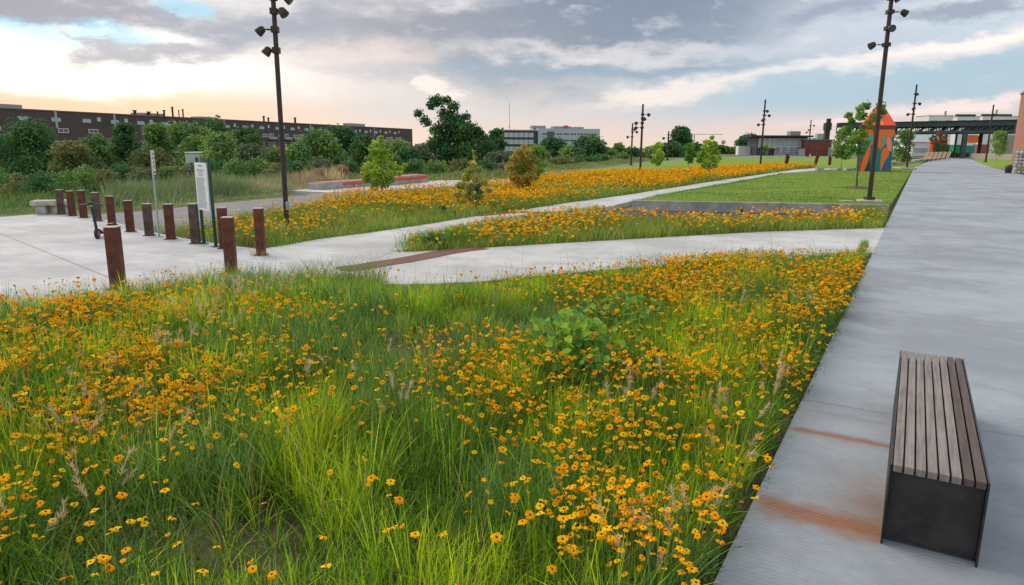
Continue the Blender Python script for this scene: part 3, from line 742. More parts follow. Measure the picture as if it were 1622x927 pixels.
far = [(45, 186, 96, 62, 'dark', 'big dark green round tree in front of the long brick building at far left', 4200),
       (2, 212, 60, 66, 'dark', 'dark tree cut by the left picture edge behind the big round tree', 2200),
       (112, 221, 74, 52, 'olive', 'olive green spreading tree right of the big dark tree at left', 3000),
       (195, 192, 46, 72, 'dark', 'slim dark green tree standing before the stair strip of the brick building', 2800),
       (245, 194, 46, 84, 'mid', 'mid green tree right of the slim dark one', 2400),
       (243, 233, 76, 50, 'olive', 'low olive tree behind the street sign', 3000),
       (287, 192, 60, 90, 'mid', 'tree reaching the brick roofline left of the info sign', 2200),
       (333, 186, 76, 88, 'dark', 'dark tree reaching above the brick roofline behind the info sign', 2800),
       (350, 208, 72, 66, 'mid', 'broad green tree right behind the info sign', 2800),
       (395, 226, 60, 60, 'grey', 'grey green willow left of the near light pole', 2400),
       (432, 232, 46, 68, 'mid', 'green tree hidden partly by the near light pole', 2000),
       (472, 226, 50, 74, 'mid', 'green tree just right of the near light pole', 2000),
       (505, 204, 74, 82, 'mid', 'medium green full tree in front of the brick building middle', 3200),
       (540, 197, 62, 110, 'dark', 'dark tree behind the full medium green one', 2400),
       (578, 214, 48, 104, 'dark', 'dark tree behind the bright green young tree', 2000),
       (632, 222, 50, 96, 'mid', 'green tree right of the bright young tree', 2200),
       (662, 226, 46, 80, 'grey', 'grey green tree left of the tall cottonwood', 2000),
       (786, 203, 26, 120, 'dark', 'narrow dark tree left of the dark glass office block', 1200),
       (792, 238, 44, 72, 'grey', 'grey leafless looking shrub tree behind the pale young tree', 1500),
       (848, 228, 50, 100, 'mid', 'green tree behind the orange young tree', 1800),
       (877, 217, 46, 108, 'dark', 'dark round tree in front of the white office block', 2200),
       (905, 230, 40, 104, 'mid', 'green tree under the right part of the white office block', 1600),
       (934, 214, 52, 118, 'dark', 'large dark tree at the right end of the white office block', 2400),
       (958, 232, 30, 124, 'mid', 'small tree right of the large dark one by the trail', 1000),
       (980, 226, 22, 135, 'mid', 'small tree left of the twin far poles', 900),
       (1003, 233, 34, 150, 'dark', 'dark low tree between the twin far poles', 900),
       (1033, 232, 30, 160, 'mid', 'round tree behind the lime young tree by the trail', 900),
       (1062, 226, 42, 165, 'dark', 'dark tree left under the tall far tree', 1200),
       (1081, 200, 34, 175, 'dark', 'tall dark tree standing alone above the far treeline', 1600),
       (1100, 226, 36, 170, 'dark', 'dark tree right under the tall far tree', 1200),
       (1140, 230, 26, 260, 'dark', 'far low dark tree left of the white container', 700),
       (150, 214, 56, 84, 'mid', 'leafy tree between the olive tree and the slim dark tree at left', 2200),
       (310, 198, 66, 78, 'mid', 'bright leafy tree whose crown rises directly above the info sign', 2600),
       (388, 200, 50, 96, 'dark', 'dark tree at the brick roofline, left of the near light pole', 2000),
       (604, 226, 44, 90, 'mid', 'green tree partly hidden by the bright young tree', 1800),
       (648, 234, 44, 74, 'dark', 'low dark tree at the end corner of the long brick building', 1800),
       (1187, 212, 34, 230, 'dark', 'dark tree behind the white container', 1400),
       (1160, 233, 24, 260, 'mid', 'far low tree directly above the white container', 600)]
for i, (x, ty, w, dep, pal, lb, n) in enumerate(far):
    tree_px(x, ty, w * 1.3, dep, pal, lb, n=int(n * 2.0), leaf=.0034 * dep + .02, nc=20, clear=.08, seed=i, group=GT, shell=.35, bark=M_PBARK if pal == 'grey' else M_BARK)
# undergrowth bushes along the bank
xs_b = [(-10, 262, 60, 34), (25, 272, 60, 33), (62, 268, 62, 32), (100, 266, 60, 34), (132, 256, 60, 37), (165, 264, 48, 38), (190, 256, 52, 46), (225, 262, 60, 40), (262, 258, 56, 46),
        (300, 256, 50, 52), (330, 250, 60, 56), (372, 250, 56, 52), (408, 246, 52, 56), (440, 256, 50, 50), (470, 250, 50, 58), (512, 248, 56, 62), (552, 252, 44, 66), (585, 256, 44, 66), (622, 246, 50, 70),
        (655, 250, 46, 62), (690, 252, 50, 64), (728, 250, 50, 66), (768, 252, 46, 66), (802, 256, 46, 66), (846, 252, 50, 76), (888, 248, 48, 80), (925, 246, 44, 92), (955, 244, 36, 110), (985, 243, 30, 130), (1020, 243, 30, 150)]
pl_ = ['dark', 'mid', 'mid', 'olive', 'dark', 'grey', 'mid', 'olive']
nb = ['left of the stone bench', 'behind the stone bench', 'behind the bollard row', 'left of the street sign', 'behind the street sign', 'behind the info sign', 'left of the light pole', 'right of the light pole', 'behind the graffiti seats', 'under the cottonwood', 'behind the young trees', 'by the trail bend']
ad = {'dark': 'dark green', 'mid': 'leafy green', 'olive': 'olive green', 'grey': 'grey green'}
for i, (x, ty, w, dep) in enumerate(xs_b):
    pal = pl_[(i * 5 + 2) % 8]
    where = nb[0 if x < 30 else 1 if x < 110 else 2 if x < 180 else 3 if x < 225 else 4 if x < 300 else 5 if x < 360 else 6 if x < 440 else 7 if x < 500 else 8 if x < 640 else 9 if x < 750 else 10 if x < 900 else 11]
    tree_px(x, ty, w * 1.45, dep, pal, f'{ad[pal]} riverside bush {where}', n=2200, leaf=.0030 * dep + .02, nc=12, clear=.02, shape='bush', seed=100 + i, cat='bush', name='bush', group='bushes below the river bank ' + where + ' ' + ad[pal], shell=.35, nl=6)
# two dry pinkish shrubs
for i, (x, ty, w, dep, lb) in enumerate(((505, 264, 34, 40, 'dry pinkish brown shrub behind the graffiti seats, left of two'), (541, 259, 36, 42, 'dry pinkish brown shrub behind the graffiti seats, right of two'))):
    tree_px(x, ty, w, dep, 'dry', lb, n=1600, leaf=.07, nc=10, clear=.02, shape='bush', seed=150 + i, cat='bush', name='shrub', group='dry shrubs', shell=.2)
# the cottonwood
dep = 86; P0 = AT(706, 285, dep); zb = tz(P0[0], P0[1])
cl = []
for (x, y, r_) in ((690, 160, 12), (706, 158, 9), (716, 168, 11), (684, 168, 8), (664, 180, 8), (671, 190, 9), (680, 196, 7), (703, 180, 12), (718, 185, 12), (729, 190, 9), (738, 186, 8), (712, 200, 15), (733, 205, 14), (745, 201, 8), (692, 206, 9), (700, 222, 14), (724, 224, 17), (750, 218, 13), (757, 208, 7), (768, 222, 10), (686, 232, 10), (742, 240, 17), (765, 240, 14), (708, 245, 16), (776, 232, 8), (726, 262, 18), (752, 262, 15), (688, 256, 12), (704, 270, 14), (775, 256, 12)):
    a = AT(x, y, dep); cl.append(((a[0] - P0[0], rng.uniform(-1.6, 1.6), a[2] - zb), r_ / FPX * dep * (.95 * 1.1 if y < 200 else 1.4)))
make_tree((P0[0], P0[1], zb), AT(700, 150, dep)[2] - zb, 9, 'dark', 'tall ragged cottonwood with a forked top standing over the treeline', name='cottonwood_tree', n=17000, leaf=.27, clumps=cl, seed=77, shell=.15, nl=22, bark=M_PBARK, trunk_r=.28)
# young planted trees
GY = 'young planted trees in the beds and lawns'
def young(x, by, ty, w, pal, label, n, leaf, shape='cone', clear=.2, blobs=None, **kw):
    p = G(x, by)
    if blobs:
        k_ = p[1] / FPX; rq = np.random.default_rng(by + x)
        kw['clumps'] = [(((a - x) * k_ * 1.08, rq.uniform(-.6, .6) * w * .35 * k_, ZAT(p, b)), c * k_ * 1.3) for a, b, c in blobs]
    H = ZAT(p, ty); dd = math.hypot(p[0], p[1]); Wm = w / FPX * p[1] / math.cos(math.atan2(p[0], p[1])) * .98
    return make_tree((*p, -.05), H, Wm, pal, label, n=n, leaf=leaf, shape=shape, clear=clear, group=None if shape == 'bush' else GY, name='shrub' if shape == 'bush' else 'young_tree', cat='shrub' if shape == 'bush' else 'tree', bark=kw.pop('bark', M_PBARK), trunk_r=kw.pop('trunk_r', .03 + H * .004), **kw)
young(605, 313, 211, 62, 'lime', 'bright yellow green young tree standing in the orange flowers', 5200, .085, seed=201, shell=.1, nl=18, squash=.7, blobs=[(607, 217, 4), (602, 226, 6), (613, 225, 4), (597, 238, 6), (610, 238, 8), (616, 246, 5), (604, 250, 9), (589, 260, 7), (618, 260, 8), (632, 264, 5), (638, 259, 3), (586, 273, 7), (600, 270, 10), (616, 274, 9), (630, 272, 5), (584, 282, 6), (598, 286, 8), (612, 287, 8), (623, 283, 4), (580, 267, 4), (595, 295, 5)])
young(750, 330, 234, 56, 'pale', 'sparse pale yellow young conifer with a bare white trunk', 3600, .075, seed=202, shell=.0, nl=24, blobs=[(750, 238, 2.5), (752, 247, 3), (750, 258, 5), (745, 268, 6), (757, 267, 6), (740, 279, 7), (754, 281, 6), (765, 286, 6), (732, 291, 6), (745, 294, 7), (772, 299, 5), (727, 304, 6), (742, 308, 7), (760, 306, 6), (735, 318, 6), (748, 320, 6)])
young(757, 333, 288, 22, 'mid', 'dark green shrub growing at the foot of the pale young tree', 900, .07, shape='bush', clear=.02, nc=8, seed=203)
young(828, 306, 225, 42, 'orange', 'young tree turning orange brown with dark green inside', 5200, .08, seed=204, shell=.1, nl=18, bark=M_BARK, blobs=[(829, 230, 4), (822, 239, 6), (835, 238, 6), (815, 250, 6), (828, 250, 8), (841, 250, 7), (811, 263, 7), (825, 264, 9), (840, 264, 8), (815, 278, 8), (828, 280, 9), (841, 278, 7), (820, 290, 6), (834, 290, 6)])
young(846, 291, 228, 40, 'fresh', 'fresh green young tree directly behind the orange brown one', 3000, .10, shape='round', clear=.08, nc=18, seed=205, shell=.3)
young(1040, 270, 225, 23, 'lime', 'small lime green tree on the lawn right of the pale footing pole', 1100, .16, shape='round', clear=.25, nc=12, seed=206)
young(1091, 264, 226, 22, 'fresh', 'small green tree on the lawn between two lime green ones', 1000, .2, shape='round', clear=.25, nc=12, seed=207)
young(1122, 286, 213, 34, 'lime', 'lime green tree at the edge of the orange bed before the lawn', 2400, .13, seed=208, shell=.1, nl=14, blobs=[(1123, 217, 3), (1119, 225, 5), (1127, 226, 4), (1113, 233, 5), (1124, 234, 6), (1110, 243, 5), (1121, 244, 6), (1131, 240, 4), (1107, 252, 5), (1118, 254, 6), (1129, 252, 6), (1136, 249, 3), (1121, 262, 5), (1114, 261, 4), (1130, 261, 4)])
young(1332, 268, 200, 34, 'fresh', 'green young tree left behind the trunk of the tree before the painted tower', 1800, .19, shape='round', clear=.3, nc=14, seed=209)
young(1212, 250, 228, 12, 'fresh', 'tiny green tree in front of the glass-fronted building', 300, .3, shape='round', clear=.3, nc=6, seed=213)
young(1428, 262, 204, 36, 'mid', 'leafy green tree between the painted tower and the loungers', 1500, .25, shape='round', clear=.15, nc=12, seed=210)
young(1484, 253, 208, 26, [(.10, .16, .04), (.26, .10, .03), (.07, .13, .04)], 'young tree with rusty red and green leaves behind the loungers', 900, .3, shape='round', clear=.3, nc=10, seed=211)
young(1579, 254, 206, 28, 'fresh', 'light green young tree in front of the grey wall beside the brick building', 1200, .28, shape='round', clear=.25, nc=12, seed=212)
for (sx, sy, st, sw, lb) in ((1002, 292, 279, 20, 'dark green shrub low in the orange bed behind the upper path'), (986, 301, 290, 16, 'smaller green shrub in the orange bed close to the upper path'), (700, 338, 322, 20, 'leafy green clump in the near part of the large orange bed'), (688, 393, 364, 46, 'dark leafy clump at the left tip of the bed between the paths')):
    young(sx, sy, st, sw, 'mid', lb, 700, .07 if sx < 900 else .12, shape='bush', clear=.02, nc=8, seed=sx)
# tree before the sculpture with two-tier crown
p = G(1357, 299); H = ZAT(p, 162); k = p[1] / FPX
cl = []
for (x, y, r_) in ((1357, 168, 7), (1345, 173, 6), (1368, 170, 7), (1376, 178, 5), (1338, 182, 6), (1333, 190, 4), (1350, 184, 8), (1363, 186, 8), (1346, 192, 5), (1358, 196, 6), (1372, 186, 5), (1344, 205, 6), (1355, 210, 8), (1366, 213, 6), (1348, 222, 9), (1362, 226, 7), (1340, 214, 6), (1345, 236, 8), (1358, 240, 7), (1372, 226, 5), (1338, 243, 5), (1376, 204, 4), (1369, 236, 4)):
    cl.append(((((x - 1357) * k) * 1.1 + ((299 - y) * k * .0), rng.uniform(-.7, .7), ZAT(p, y)), r_ * k * 1.1))
make_tree((*p, .0), H, 2, 'fresh', 'slender young tree with an open crown standing in the lawn before the painted tower', name='young_tree', group=GY, clumps=cl, n=2600, leaf=.13, seed=220, shell=.1, bark=M_BARK, trunk_r=.05, nl=16)
o = tag(MB().lathe((*p, .0), [(.75, .0), (.55, .07), (.2, .12)], 20).build('mulch_ring', M_SOIL), 'brown mulch ring round the foot of the slender lawn tree', 'mulch')
o.location.z = float(lawn_z(np.array([p]))[0]) - .01

# ------------------------------------------------------------------ buildings
def window_set(parent, spots, w, h, frame_mat, glass, yoff=-.04, fr=.12, name='window'):
    fme = gme = None
    for (x, z) in spots:
        if fme is None:
            a = MB()
            a.box((0, 0, h / 2 + fr / 2), (w + 2 * fr, .10, fr)).box((0, 0, -h / 2 - fr / 2), (w + 2 * fr, .10, fr))
            a.box((-w / 2 - fr / 2, 0, 0), (fr, .10, h)).box((w / 2 + fr / 2, 0, 0), (fr, .10, h))
            if w > 1.6: a.box((0, 0, 0), (fr * .7, .08, h))
            f0 = a.build(name, frame_mat, parent); f0.location = (x, yoff, z)
            g0 = MB().box((0, 0, 0), (w, .04, h)).build('pane', glass, f0)
            fme, gme = f0.data, g0.data
        else:
            f1 = bpy.data.objects.new(name, fme); COL.objects.link(f1); f1.parent = parent; f1.location = (x, yoff, z)
            g1 = bpy.data.objects.new('pane', gme); COL.objects.link(g1); g1.parent = f1
def place(pa, pb):   # local frame with +X from pa to pb (front faces -Y local)
    d = np.array(pb) - np.array(pa); return math.atan2(d[1], d[0]), float(np.hypot(*d))
# long brick factory
A = AT(-60, 172.0, 198); B = AT(653, 206, 440); zt = 12.1; zb = VALLEY
rz, Lb = place(A[:2], B[:2])
o = thing('brick_factory', (A[0], A[1], zb), 'very long dark brick apartment building across the river at left', 'building', rz=rz)
HB = A[2] - zb
HB = zt - zb
MB().box((Lb / 2, 9, HB / 2), (Lb, 18, HB)).build('wall', M_BRICKD, o)
rf = MB().box((Lb / 2, 9, HB + .1), (Lb + .5, 18.5, .28)).build('roof', mat('grey_roofing', (.22, .21, .22), rough=.9), o)
m1 = MB()
for x, w, h in ((14, 12, 1.3), (68, 10, 1.0), (96, 9, .8), (205, 14, 1.6)): m1.box((x, 7, HB + .24 + h / 2), (w, 5, h))
m1.build('penthouse', mat('grey_metal_cladding', (.30, .30, .32), rough=.6), rf)
for i, (x, h, r_) in enumerate(((60, 1.6, .5), (66, 1.4, .5), (70, 1.6, .25), (73, 2.3, .35), (77, 3.6, .35), (80, 2.6, .2), (82, 3.0, .28), (128, 2.4, .4), (131, 1.8, .4), (150, 2.6, .5))):
    MB().tube([(x, 4, HB), (x, 4, HB + h)], r_, 8).tube([(x, 4, HB + h), (x, 4, HB + h + .35)], r_ * 1.5, 8).build('chimney', M_POLE, rf)
xs1 = [6 + k * 10.5 for k in range(23)]
window_set(o, [(x, HB - 2.6) for x in xs1 if x < Lb - 3], 2.8, .95, M_GALV, M_GLASS, fr=.14)
window_set(o, [(x + 4.5, HB - 2.0) for x in xs1[3:] if x < Lb - 8], 1.0, 1.0, M_WHITE, M_GLASS, fr=.12)
window_set(o, [(x + 2, HB - 5.9) for x in xs1 if x < Lb - 5], 3.2, 1.0, M_WHITE, M_DGLASS, fr=.16)
window_set(o, [(x + 6, HB - 5.9) for x in xs1[5:] if x < Lb - 9], 2.6, 1.5, M_WHITE, M_DGLASS, fr=.16)
for x in [x + 6 for x in xs1[5:] if x < Lb - 9]:
    MB().box((x, -.65, HB - 7.35), (4.6, 1.3, .2)).box((x, -1.27, HB - 6.85), (4.6, .08, .9)).box((x - 2.26, -.63, HB - 6.85), (.08, 1.2, .9)).box((x + 2.26, -.63, HB - 6.85), (.08, 1.2, .9)).build('balcony', mat('pale_teal_metal', (.30, .42, .43), rough=.6), o)
window_set(o, [(x, HB - 9.6) for x in np.arange(60, Lb - 4, 7.5)], 4.8, 1.6, M_GALV, M_DGLASS, fr=.14)
for x in (27, 48, 93, 99, 156, 214): MB().box((x, -.06, HB - 2.6), (.8, .12, 5.2)).build('downpipe', M_GALV, o)
MB().box((Lb * .19, -3, HB - 9.3), (70, 6, .3)).box((Lb * .25, -2.4, HB - 11.7), (26, 4.8, 2.8)).build('podium', M_WALL, o)
# low retail sheds by the river
def simple_block(pa, wpx, toppy, depth, dpt, wallm, roofm, name, label, rz=0.0, zbase=None, win=None, cat='building'):
    P = AT(pa, toppy, depth); zb_ = tz(P[0], P[1]) if zbase is None else zbase; H = P[2] - zb_; Wm = wpx / FPX * depth
    o = thing(name, (P[0], P[1], zb_), label, cat, rz=rz)
    MB().box((Wm / 2, dpt / 2, H / 2), (Wm, dpt, H)).build('wall', wallm, o)
    MB().box((Wm / 2, dpt / 2, H + .12), (Wm + (.5 if Wm > 4 else .08), dpt + (.5 if Wm > 4 else .08), .24 if Wm > 4 else .1)).build('roof', roofm, o)
    if win:
        for (f, zf, w, h, mm) in win: window_set(o, [(Wm * f, H * zf)], w, h, M_WHITE, mm, fr=.1)
    return o, Wm, H
simple_block(293, 26, 244, 64, 3, mat('pale_panel', (.50, .52, .53), rough=.7, var=.1), M_WHITE, 'kiosk', 'small white kiosk behind the info sign', rz=R(8), win=[(.75, .45, .7, 1.2, M_DGLASS), (.3, .5, 1.0, .8, M_DGLASS)])
o, wm_, h_ = simple_block(552, 16, 239, 112, 5, M_BRICKR, M_WHITE, 'brick_shed', 'small red brick shed with a white roof edge behind the trees', rz=R(5), win=[(.5, .55, .8, .9, M_DGLASS)])
MB().box((.15, -.1, h_ / 2), (.5, .25, h_)).build('pier', M_WHITE, o)
simple_block(456, 96, 236, 125, 12, mat('grey_block', (.30, .28, .27), rough=.9), M_WHITE, 'low_warehouse', 'long low building with a white flat roof behind the left trees', rz=R(4), win=[(.2, .6, 1.6, .8, M_DGLASS), (.5, .6, 1.6, .8, M_DGLASS), (.8, .6, 1.6, .8, M_DGLASS)])
simple_block(568, 44, 237, 128, 8, mat('grey_block2', (.25, .24, .24), rough=.9), M_WHITE, 'low_warehouse', 'low pale roofed building directly right of the red brick shed', rz=R(4), win=[(.6, .6, 1.6, .8, M_DGLASS)])
# white office block
P = AT(797, 207, 330); zt = P[2]; zb = VALLEY; H = zt - zb
o = thing('office_block', (P[0], P[1], zb), 'modern office block with dark glass left wing and white right wing above the treeline', 'building', rz=R(10))
k = 330 / FPX
MB().box((53 * k / 2, 8, H / 2), (53 * k, 16, H)).build('wing', mat('dark_cladding', (.04, .05, .06), rough=.5), o)
MB().box((53 * k / 2, 8, H + .2), (53 * k + .6, 17, .5)).build('roof', M_WALL, o)
window_set(o, [(1.6 + 2.35 * i, H - 1.9 - 3.2 * j) for i in range(6) for j in range(3)], 1.7, 1.7, M_WHITE, M_GLASS, fr=.14)
MB().box((104 * k / 2 + 53 * k, 10, (H + 1.2) / 2), (100 * k, 20, H + 1.2)).build('wing', mat('pale_blue_panel', (.40, .49, .54), rough=.5, var=.06, scale=.3), o)
window_set(o, [(53 * k + 4 + 3.4 * i, H - 1.3 - 3.0 * j) for i in range(8) for j in range(3)], 2.9, .8, M_WHITE, M_DGLASS, fr=.1)
MB().box((75 * k, -.15, H - 1.8), (3.2, .4, 3.2)).build('recess', M_DGLASS, o)
pw = MB().box((60 * k, 8, H + 1.9), (22 * k, 6, 1.3)).box((98 * k, 8, H + 1.8), (30 * k, 6, 1.1)).box((125 * k, 8, H + 1.7), (16 * k, 6, .9)); pw.build('plant_room', mat('grey_metal_cladding', None), o)
MB().box((103 * k, 4.6, H + 2.1), (6.5 * k, 1, 1.3)).build('sign_panel', M_RED, o)
# radio mast, crane, water tank
P = AT(807, 162, 900); o = thing('radio_mast', (P[0], P[1], VALLEY), 'thin grey radio mast above the office block', 'mast')
MB().tube([(0, 0, 0), (0, 0, P[2] - VALLEY)], [.5, .25], 5).build('mast', M_GALV, o)
MB().box((0, 0, (P[2] - VALLEY) * .5), (1.6, 1.6, 1.2)).build('platform', M_GALV, o)
P = AT(1100, 213, 700); o = thing('tower_crane', (P[0], P[1], 0), 'distant tower crane jib right of the tall far tree', 'crane')
MB().box((0, 0, P[2] / 2), (.8, .8, P[2])).build('tower', M_GALV, o)
MB().box((12, 0, P[2] + .2), (32, .4, .5)).build('jib', M_GALV, o)
P = AT(1146, 222, 420); o = thing('water_tank', (P[0], P[1], 0), 'small elevated dark water tank on the horizon left of the white container', 'water tank')
MB().lathe((0, 0, P[2] - 2.4), [(.4, 0), (1.3, .6), (1.3, 2.0), (.3, 2.4)], 12).build('tank', M_GALV, o)
MB().tube([(0, 0, 0), (0, 0, P[2] - 2.3)], .3, 6).build('stem', M_GALV, o)
# glass-fronted building
k = 199 / FPX
P = AT(1200, 217, 199); H = P[2]
o = thing('glass_hall', (P[0], P[1], 0), 'two-storey glass-fronted hall with roll-up doors and an overhanging black flat roof', 'building', rz=R(-3))
Wm = 76 * k
MB().box((Wm / 2, 5, H / 2), (Wm, 10, H)).build('wall', mat('dark_cladding', None), o)
MB().box((Wm / 2 - .6, 4.4, H + .2), (Wm + 3.2, 12.4, .45)).build('roof', M_BLACK, o)
window_set(o, [(.9 + (Wm - 1.8) / 9 * i, H - .95 - 1.35 * j) for i in range(10) for j in range(2)], 1.0, 1.05, M_WHITE, M_GLASS, fr=.09)
for i in range(5):
    cx = Wm * .42 + i * 1.85
    dr = MB().box((cx, -.05, 1.2), (1.65, .1, 2.4)).build('rollup_door', M_WHITE, o)
    m = MB()
    for j in range(4): m.box((cx, -.115, .42 + j * .55), (1.35, .03, .32))
    m.build('pane', M_DGLASS, dr)
MB().box((Wm * .27, -.7, 1.9), (3.2, 1.5, .12)).build('awning', M_ORANGE, o)
MB().box((Wm * .10, -.06, 1.2), (1.3, .1, 2.4)).build('door', M_DGLASS, o)
MB().box((Wm * .86, 6, H + 1.0), (16 * k, 3, 1.4)).build('plant_room', mat('grey_metal_cladding', None), o)
P = AT(1275, 222, 196); H = P[2]
o = thing('brick_annex', (P[0], P[1], 0), 'red brick annex with a teal roof edge right of the glass hall', 'building', rz=R(-3))
MB().box((3.7, 4, H / 2), (7.4, 8, H)).build('wall', M_BRICKR, o)
MB().box((3.7, 4, H + .1), (7.8, 8.4, .22)).build('roof', mat('teal_trim', (.03, .30, .36), rough=.5), o)
MB().box((-.9, -.8, .95), (1.7, .5, 1.9)).build('pier', M_STONE, o)
MB().box((6.9, -.06, 1.2), (.8, .1, 2.2)).build('door', M_GALV, o)
P = AT(1312, 188, 230); o = thing('smokestack', (P[0], P[1], 0), 'black square smokestack rising behind the red brick annex', 'chimney')
MB().box((0, 0, P[2] * .42), (1.4, 1.4, P[2] * .84)).build('stack', M_BLACK, o)
MB().box((0, 0, P[2] * .78), (1.9, 1.9, P[2] * .2)).box((.2, 0, P[2] * .94), (1.1, 1.1, P[2] * .12)).build('cowl', M_BLACK, o)
P = AT(1300, 212, 240); o = thing('rooftop_hopper', (P[0], P[1], 0), 'pale metal hopper and shed behind the red brick annex', 'shed')
MB().box((0, 0, P[2] / 2), (2.4, 2, P[2]), taper=1.15).build('hopper', M_GALV, o)
MB().box((-4, 2, P[2] * .4), (5, 3, P[2] * .8)).build('shed', M_WHITE, o)
# containers
def container(x, toppy, depth, w, m_, label, rz=0.0, dz=0.0, h=2.6):
    P = AT(x, toppy, depth); o = thing('shipping_container', (P[0], P[1], dz), label, 'container', 'shipping containers', rz=rz)
    m = MB(); m.box((w / 2, 1.2, h / 2), (w, 2.4, h))
    n = int(w / .3)
    for i in range(n): m.box((.15 + i * (w - .1) / n, -.02, h / 2), (.12, .05, h - .3))
    m.build('body', m_, o)
    MB().box((w / 2, -.04, h - .08), (w + .04, .1, .16)).box((w / 2, -.04, .08), (w + .04, .1, .16)).build('frame', m_, o)
    return o
container(1170, 232, 205, 4.6, M_WHITE, 'white shipping container left of the glass hall')
container(1512, 228, 190, 3.2, mat('green_steel', (.02, .25, .09), rough=.6, var=.1), 'green container under the steel canopy', h=3.2)
container(1531, 229, 194, 2.4, mat('teal_steel', (.03, .28, .30), rough=.6, var=.1), 'teal container beside the green one under the canopy', h=3.0)
container(1482, 221, 196, 3.4, M_RED, 'red container stacked beside the gabled white hall under the canopy', h=4.6)
container(1493, 228, 184, 1.9, mat('navy_steel', (.02, .05, .09), rough=.6), 'small navy container between the red one and the canopy post', h=3.2)
container(1534, 212, 215, 3.5, M_ORANGE, 'orange container raised behind the canopy column', dz=4.0, h=2.2)
container(1551, 222, 200, 3.2, mat('rust_box', (.35, .12, .07), rough=.7, var=.2), 'rust coloured container right of the canopy column', h=3.4)
# steel canopy
k = 168 / FPX
PL, PR_ = AT(1326, 196, 176), AT(1612, 189, 150)
rz, Lc = place(PL[:2], PR_[:2])
zt0 = PL[2]
o = thing('steel_canopy', (PL[0], PL[1], 0), 'long dark blue steel canopy of deep girders spanning behind the walkway end', 'canopy', rz=rz)
M_STEEL = mat('dark_blue_steel', (.035, .06, .075), rough=.55, var=.2, scale=.5)
def girder(y, z0_, z1_, nm='girder', x0=0, x1=None):
    x1 = x1 or Lc; m = MB(); h = z1_ - z0_
    m.box(((x0 + x1) / 2, y, z1_ - .5), (x1 - x0, .4, 1.0)).box(((x0 + x1) / 2, y, z0_ + .25), (x1 - x0, .35, .5))
    n = int((x1 - x0) / 2.2)
    for i in range(n + 1):
        x = x0 + (x1 - x0) * i / n; m.box((x, y, (z0_ + z1_) / 2), (.16, .2, h - .5))
        if i < n: m.tube([(x, y, z0_ + .2), (x + (x1 - x0) / n, y, z1_ - .4)], .15, 4)
    m.build(nm, M_STEEL, o)
girder(0, zt0 - 2.5, zt0); girder(7, zt0 - 2.5, zt0 - .02); girder(14, zt0 - 2.5, zt0 - .04)
MB().box((Lc * .5, 7, zt0 + .12), (Lc, 15, .12)).build('roof', M_STEEL, o)
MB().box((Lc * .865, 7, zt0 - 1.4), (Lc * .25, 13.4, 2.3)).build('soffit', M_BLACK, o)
for x, w in ((.02, .4), (.33, .4), (.62, .35), (.655, .25), (.755, .75), (.955, .6)):
    for y in (0, 14): MB().box((Lc * x, y, (zt0 - 2.5) / 2), (w, .5, zt0 - 2.5)).build('column', M_STEEL, o)
# houses above the canopy
def house(x, ty, wpx, depth, label, win, rz=0, extra=None):
    P = AT(x, ty, depth); Wm = wpx * depth / FPX; H = P[2]
    o = thing('white_house', (P[0], P[1], 0), label, 'building', rz=rz)
    MB().box((Wm / 2, 4, H / 2), (Wm, 8, H)).build('wall', M_WHITE, o)
    MB().box((Wm / 2, 4, H + .08), (Wm + .3, 8.3, .16)).build('roof', M_WALL, o)
    for (f, dz_, w, h, mm) in win: window_set(o, [(Wm * f, H - dz_)], w, h, M_WALL, mm, fr=.08)
    return o, Wm, H
o, w_, h_ = house(1472, 183.5, 37, 250, 'plain white flat-roofed house left, seen above the canopy', [(.2, 2.1, 2.4, 1.0, M_GLASS), (.82, 2.1, 1.7, 1.0, M_GLASS)])
MB().box((w_ * .87, 3, h_ + .9), (.5, .5, 1.8)).build('chimney', M_WALL, o)
o, w_, h_ = house(1517, 185, 34, 262, 'white house with an orange wall panel seen above the canopy', [(.25, 1.9, 3.0, 1.4, M_GLASS), (.78, 1.9, 1.6, 1.4, M_DGLASS)])
MB().box((w_ * .52, -.1, h_ - 2.1), (2.0, .15, .9)).build('wall_panel', M_RED, o); MB().box((w_ * .95, -.1, h_ - 2.0), (.6, .15, 1.0)).build('wall_panel', M_ORANGE, o)
MB().box((w_ * .5, 2, h_ + .55), (w_ * .9, 1.0, .8), bev=.2).build('roof_planter', mat('planter_green', (.04, .06, .05), rough=.9), o)
o, w_, h_ = house(1557, 184.5, 58, 270, 'wide white house right, seen above the canopy next to the brick building', [(.2, 1.9, 3.0, 1.2, M_GLASS), (.6, 1.9, 3.0, 1.2, M_GLASS)])
MB().box((w_ * .45, 2, h_ + .55), (w_ * .8, 1.0, .8), bev=.2).build('roof_planter', mat('planter_green', None), o); MB().box((w_ * .53, 4, h_ + 1.4), (.5, .5, 2.6)).build('chimney', M_WALL, o)
# gabled hall
P = AT(1447, 221, 205); o = thing('gabled_hall', (P[0], P[1], 0), 'low white hall with a pale gabled roof under the canopy', 'building')
Wm = 52 * 205 / FPX; He = 4.0; Hr = 7.2
MB().box((Wm * .5, 4, He / 2), (Wm, 8, He)).build('wall', M_WHITE, o)
m = MB(); m.vs([(-.4, -.5, He), (Wm + .4, -.5, He), (Wm + .4, 8.5, He), (-.4, 8.5, He), (2.5, 4, Hr), (Wm - 1, 4, Hr)], [(0, 1, 5, 4), (1, 2, 5), (2, 3, 4, 5), (3, 0, 4), (3, 2, 1, 0)])
m.build('roof', mat('pale_metal_roof', (.46, .50, .52), rough=.45), o)
MB().box((Wm * .62, -.05, 1.6), (2.2, .1, 2.6)).build('door', M_BLACK, o)
MB().box((Wm * .25, -.05, 1.7), (4.0, .1, 1.2)).build('window', M_GLASS, o)
